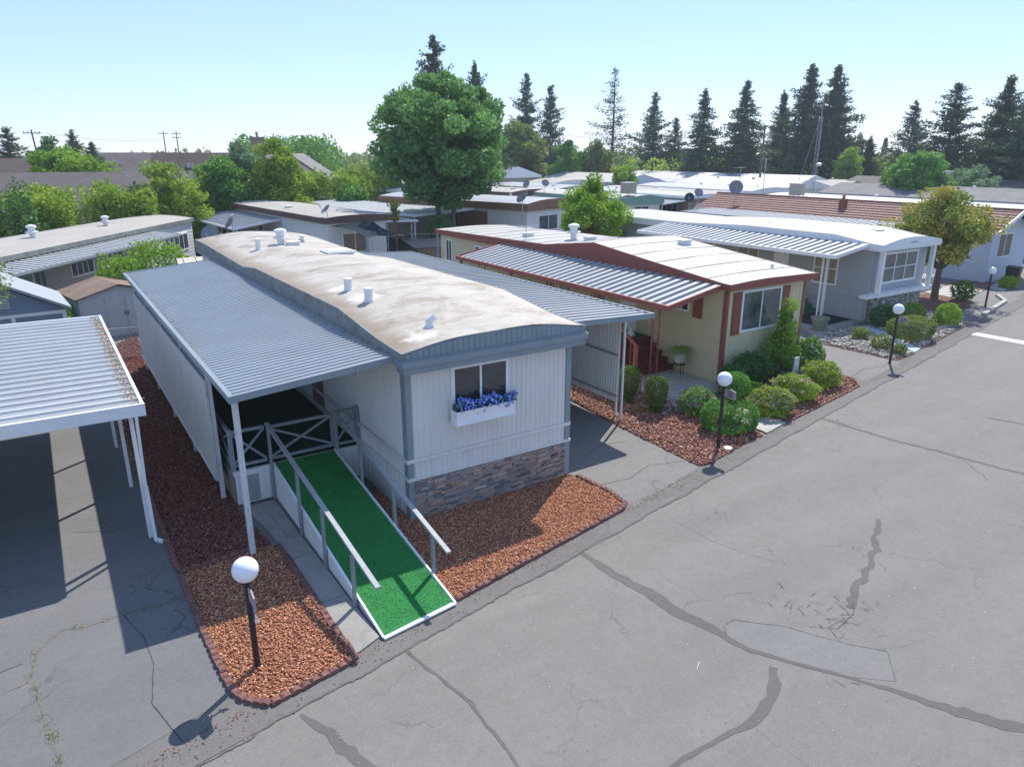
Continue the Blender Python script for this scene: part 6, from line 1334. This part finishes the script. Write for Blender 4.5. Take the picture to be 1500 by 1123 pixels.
tree('olive_tree', 'wide olive coloured tree below the two dark conifers', (54.0, 78.0, 0), 11.2, 3, [(3, 3.0), (5.5, 4.2), (8.5, 4.0), (10.5, 2.0), (11, .8)], 'lf_olive', 110, 220, .2, 1.2, 1, .3, None, 33)
tree('leafy_tree', 'bright green tree right of the olive coloured tree', (66.5, 82.5, 0), 9.0, 2.5, [(2.5, 2), (5, 3.0), (7.5, 2.2), (8.8, .8)], 'lf_mid', 50, 170, .2, 1.0, 1, .2, None, 34)
tree('leafy_tree', 'yellow green tree behind the sparse conifer', (70.5, 80.0, 0), 9.3, 2.5, [(3, 2), (5, 2.6), (7.5, 2.0), (9, .8)], 'lf_olive', 45, 170, .2, 1.0, 1, .2, None, 35)
tree('leafy_tree', 'round green tree standing over the grey shingled roof', (71.5, 29.6, 0), 7.6, 2.0, [(2.2, 2.4), (4, 3.3), (5.8, 2.8), (7.2, 1.2)], 'lf_mid', 80, 210, .15, .9, 1, .2, None, 36)
tree('leafy_tree', 'silvery green low tree right of the round green tree', (80.5, 27.8, 0), 6.0, 1.5, [(1.8, 2.4), (3.5, 3.4), (5, 2.4), (5.8, 1.0)], 'lf_bluegrey', 50, 190, .15, .9, 1, .2, None, 37)
tree('leafy_tree', 'light yellow green tree right of the twin conifers', (95.0, 52.5, 0), 7.8, 2, [(3, 2), (5, 2.6), (7, 1.8), (7.6, .7)], 'lf_lime', 40, 170, .18, .9, 1, .2, None, 38)
tree('leafy_tree', 'small green tree on the roofs left of the sparse conifer base', (60.5, 62, 0), 6.0, 2, [(2.8, 1.6), (4.5, 2.2), (5.6, 1.4)], 'lf_lime', 30, 150, .15, .8, 1, .15, None, 39)
tree('fern_palm', 'small reddish young tree at the edge of the flat carport', (13.6, 30.8, 0), 4.7, 3.2, [(3.3, .35), (3.9, .5), (4.5, .25)], 'lf_gold', 14, 90, .06, .25, 1, .05, None, 40)
bush('shrub', 'green ivy clump at the foot of the broad crowned tree', 'shrub', (20.3, 37.2, 0), (1.1, 1.0, 1.4), 'lf_mid', 2600, .09, .25, None, seed=81)

def conifer_proto(kind, seed):
    rs = np.random.default_rng(seed); C = []; S = []; T = []; m = MB(); r_ = random.Random(seed)
    m.tube((0, 0, 0), (0, 0, .55), .013, .008, 8); m.tube((0, 0, .55), (0, 0, .99), .008, .001, 6)
    nl = {'pine': 30, 'spire': 34, 'sparse': 27, 'dense': 38}[kind]; rb_ = {'pine': .40, 'spire': .40, 'sparse': .36, 'dense': .42}[kind]
    for k in range(nl):
        z = .10+.89*(k/nl)**.92+rs.uniform(-.008, .008)
        f = (z-.10)/.9
        if kind == 'pine': rr = rb_*(1-f)**.85*(.80+.20*math.sin(k*1.3+seed))*min(1, .62+f*2.2)
        elif kind == 'sparse': rr = rb_*(1-f)**.85*(.75+.25*math.sin(k*1.9+seed))
        elif kind == 'spire': rr = rb_*(1-f)**1.05*(.82+.18*math.sin(k*1.1+seed))
        else: rr = rb_*(1-f)**.85*(.85+.15*math.sin(k*.9+seed))
        nb = {'pine': 10, 'spire': 11, 'sparse': 8, 'dense': 13}[kind]
        for b in range(nb):
            zb_ = z; z = max(.08, zb_+rs.normal(0, .014)); a = rs.uniform(0, 6.283); L = rr*rs.uniform(.40, 1.15)*(1+.22*math.sin(a*2+k*.7+seed)); dro = {'pine': -.05, 'spire': -.42, 'sparse': -.15, 'dense': -.18}[kind]+(f*.35)
            nq = max(5, int({'pine': 44, 'spire': 40, 'sparse': 20, 'dense': 46}[kind]*(L/.2+.3)))
            t_ = rs.uniform(.12, 1, nq)**.75
            wob = rs.normal(0, 1, (nq, 3))*np.array([.016, .016, .010])*(1.3-.4*t_)[:, None]*(1.1-.65*f)
            P = np.stack([np.cos(a)*L*t_, np.sin(a)*L*t_, z+L*dro*t_+.15*L*t_*t_*(1 if kind == 'pine' else .6)], 1)+wob
            C.append(P); S.append(rs.uniform(.009, .016, nq)*(.75 if kind == 'sparse' else 1)*(1.1-.5*f)); T.append(np.full(nq, .5+rs.uniform(-.2, .2))+rs.normal(0, .12, nq))
            m.tube((0, 0, z), (math.cos(a)*L*.8, math.sin(a)*L*.8, z+L*.8*dro), .0022, .0006, 3, cap=False); z = zb_
    C = np.concatenate(C); V, F, T = leaves(C, np.concatenate(S), np.concatenate(T), .45, .2)
    return V, F, T, m
PROTO = {}
def conifer(label, x, y, h, kind, seed, leaf='needle', sx=1.0, rot=0, z0=0):
    key = (kind, seed, leaf)
    if key not in PROTO:
        t = thing('conifer', label, 'conifer', (0, 0, 0), 0, 'tall conifers behind the park'); V, F, T, m = conifer_proto(kind, seed)
        npmesh('crown', V, F, leaf, t, T); m.build('trunk', 'bark_red', t); PROTO[key] = t
    else: t = dup(PROTO[key], (0, 0, 0), 0, label)
    t.location = (x, y, z0); t.rotation_euler = (0, 0, rot); t.scale = (h*sx, h*sx, h)
    return t
for a in [
 ('tallest left conifer rising behind the broad crowned tree', 37.9, 71.7, 21.0, 'pine', 11, 'needle_b', .95, 0),
 ('narrower conifer just right of the broad crowned tree top', 42.2, 69.3, 18.0, 'pine', 12, 'needle', .85, 1),
 ('dark conifer left of a close pair above the olive tree', 67.2, 94.9, 20.3, 'pine', 13, 'needle', .80, 2),
 ('dark conifer right of a close pair above the olive tree', 70.5, 92.6, 18.4, 'pine', 14, 'needle', .80, 3),
 ('see-through sparse conifer in the middle of the skyline', 78.8, 86.0, 21.2, 'sparse', 15, 'needle_s', 1.05, 0),
 ('full conical conifer right of the sparse conifer', 90.7, 88.8, 17.6, 'pine', 16, 'needle', 1.0, 4),
 ('short dark conifer between two taller ones', 93.5, 86.0, 13.6, 'pine', 17, 'needle', .95, 5),
 ('spire shaped drooping conifer with wide skirt', 85.8, 72.4, 17.0, 'spire', 18, 'needle', 1.25, 0),
 ('open branched wide conifer left of the utility pole', 89.9, 67.8, 18.2, 'spire', 19, 'needle_s', 1.35, 2),
 ('narrow conifer at the left side of the dense group', 101.3, 69.6, 17.2, 'dense', 20, 'needle', .70, 2),
 ('left of the twin tall conifers behind the radio mast', 99.5, 63.6, 20.6, 'dense', 21, 'needle_b', .95, 0),
 ('right of the twin tall conifers behind the radio mast', 101.7, 60.5, 20.3, 'dense', 22, 'needle_b', .98, 4),
 ('thin conifer alone left of the right hand group', 112.0, 53.4, 15.2, 'pine', 23, 'needle_b', 1.05, 2),
 ('open tiered conifer first of the right hand group', 96.7, 39.6, 16.2, 'pine', 24, 'needle_b', 1.35, 3),
 ('large dense conifer in the middle of the right hand group', 94.6, 32.5, 16.1, 'dense', 25, 'needle_b', 1.05, 2),
 ('conifer cut by the right edge of the photo', 91.0, 28.0, 15.2, 'pine', 3, 'needle', 1.3, 1),
 ('shorter dark conifer right behind the large dense one', 99.0, 30.8, 12.5, 'dense', 8, 'needle', 1.2, 1),
 ('small bushy conifer between the twin trees and the cypresses', 100.6, 53.0, 9.4, 'dense', 9, 'needle_b', 1.3, 5),
 ('short wide dark conifer at the foot of the open branched one', 92.0, 68.6, 10.0, 'dense', 8, 'needle', 1.5, 3),
 ('low dark conifer filling the gap below the twin trees', 103.0, 62.8, 12.0, 'dense', 9, 'needle', 1.5, 3),
 ('small conifer far left beside its thinner neighbour', -6.8, 107.3, 10.8, 'pine', 1, 'needle_b', 1.3, 3),
 ('thin topped conifer far left against the sky', -9.5, 108, 9.5, 'pine', 2, 'needle_b', 1.3, 1),
 ('dark irregular conifer between the left utility poles', .3, 102.1, 10.4, 'pine', 3, 'needle', 1.1, 1),
 ('smaller conifer leaning out right of the dark irregular one', 2.3, 101, 8.8, 'dense', 8, 'needle', 1.2, 2)]:
    conifer(*a)
for k, (x, y, hh, w_, lb) in enumerate(((161.5, 96.2, 11.2, 1.0, 'left slim cypress of the far cluster'), (163.5, 94.6, 12.0, 1.1, 'middle slim cypress of the far cluster'), (165.6, 93.2, 11.5, .9, 'right slim cypress of the far cluster'), (166, 89.6, 11.0, .7, 'single slim cypress far away'))):
    t = thing('cypress', lb, 'tree', (x, y, 0), 0, 'distant cypresses'); C, ti = blob_leaves(1800, (w_, w_, hh*.5), .2, .08, k, .6); C[:, 2] += hh*.5; V, F, T = leaves(C, .22, ti); npmesh('crown', V, F, 'needle', t, T); m = MB(); m.tube((0, 0, 0), (0, 0, hh*.7), .15, .05, 6); m.build('trunk', 'bark_red', t)
def upole(label, x, y, h, arms=1, rot=0, lean=0):
    t = thing('utility_pole', label, 'utility pole', (x, y, 0), rot); m = MB(); m.tube((0, 0, 0), (lean, 0, h), .17, .11, 8); m.build('pole', 'pole', t)
    for k in range(arms): m = MB(); m.bar((lean-1.2, 0, h-.5-k*.9), (lean+1.2, 0, h-.5-k*.9), .12); [m.tube((lean+d_, 0, h-.45-k*.9), (lean+d_, 0, h-.2-k*.9), .05, .04, 6) for d_ in (-1.1, -.5, .5, 1.1)]; m.build('crossarm', 'pole', t)
    return t
upole('leaning utility pole at the far left', -3.2, 127, 10.8, 1, .3, -.6); upole('left of two distant utility poles over the brown roofs', 23.6, 185, 12.2, 1, .4); upole('right of two distant utility poles over the brown roofs', 26.4, 184.7, 12.2, 2, .4)
upole('utility pole left of the twin conifers', 80.2, 56.0, 11.0, 1, .8); upole('thin utility pole right of the olive tree', 64.5, 84.5, 9.8, 1, .6)
for a, b, z, lb_ in (((80.2, 56.0), (64.5, 84.5), 10.2, 'thin wire left of the conifer twins from pole to pole'), ((64.5, 84.5), (52, 118), 9.6, 'thin wire running left from the thin pole by the olive tree'), ((-3.2, 127), (23.6, 185), 10.5, 'thin wire from the leaning pole at the far left')):
    t = thing('power_line', lb_, 'power line', (0, 0, 0)); m = MB(); pv = None
    for k in range(13): f = k/12; q = (a[0]+(b[0]-a[0])*f, a[1]+(b[1]-a[1])*f, z-.8*4*f*(1-f)); pv and m.bar(pv, q, .035); pv = q
    m.build('wire', 'black', t)
# far wooded skyline
n = 0; CC = []; TT = []
rs = np.random.default_rng(5)
for k in range(900):
    b = R(rs.uniform(-12, 76)); d = rs.uniform(170, 420); hh = rs.uniform(3.5, 7.2)+(2.0 if rs.random() < .12 else 0); r0 = rs.uniform(2.5, 5)
    c = np.array([-5.7+math.sin(b)*d, -12.7+math.cos(b)*d, hh*.5]); q = unit(85); P = q*np.array([r0, r0, hh*.55])*(rs.uniform(.7, 1, 85)**.5)[:, None]+c; CC.append(P); TT.append(np.full(85, .5+rs.uniform(-.25, .25))+rs.normal(0, .12, 85))
V, F, T = leaves(np.concatenate(CC), .75, np.concatenate(TT)); stuff(npmesh('distant_woods', V, F, 'lf_olive', tint=T), 'far wooded skyline beyond the park')
CC = []; TT = []
for k in range(150):
    b = R(rs.uniform(13.5, 19.5)); d = rs.uniform(120, 160); hh = rs.uniform(8, 10.6); r0 = rs.uniform(2, 3.4)
    c = np.array([-5.7+math.sin(b)*d, -12.7+math.cos(b)*d, hh*.52]); q = unit(150); P = q*np.array([r0, r0, hh*.5])*(rs.uniform(.7, 1, 150)**.5)[:, None]+c; CC.append(P); TT.append(np.full(150, .5+rs.uniform(-.2, .2))+rs.normal(0, .12, 150))
V, F, T = leaves(np.concatenate(CC), .32, np.concatenate(TT)); stuff(npmesh('distant_grove', V, F, 'lf_mid', tint=T), 'dense green grove left of the broad crowned tree')
CC = []; TT = []
for k in range(200):
    b = R(rs.uniform(36, 66)); d = rs.uniform(125, 165); hh = rs.uniform(4, 7.5); r0 = rs.uniform(1.5, 3.2)
    c = np.array([-5.7+math.sin(b)*d, -12.7+math.cos(b)*d, hh*.52]); q = unit(120); P = q*np.array([r0, r0, hh*.5])*(rs.uniform(.7, 1, 120)**.5)[:, None]+c; CC.append(P); TT.append(np.full(120, .5+rs.uniform(-.3, .3))+rs.normal(0, .12, 120))
V, F, T = leaves(np.concatenate(CC), .32, np.concatenate(TT)); stuff(npmesh('distant_woods', V, F, 'lf_hedge', tint=T), 'mixed green trees at the foot of the conifers')

# ------------------------------------------------------------------ air
HZ = MB(); HZ.box(-600, 600, -600, 600, -1.0, 26.0)
hz = HZ.build('haze', 'white'); tag(hz, 'thin pale haze over the whole park', kind='stuff')
hm = bpy.data.materials.new('haze_air'); hm.use_nodes = True; ht = hm.node_tree; ht.nodes.clear()
ho = ht.nodes.new('ShaderNodeOutputMaterial'); hv = ht.nodes.new('ShaderNodeVolumePrincipled'); hv.inputs['Density'].default_value = .0005
hv.inputs['Color'].default_value = (.80, .90, 1.0, 1); hv.inputs['Anisotropy'].default_value = .2
ht.links.new(hv.outputs[0], ho.inputs['Volume']); hz.data.materials.clear(); hz.data.materials.append(hm)
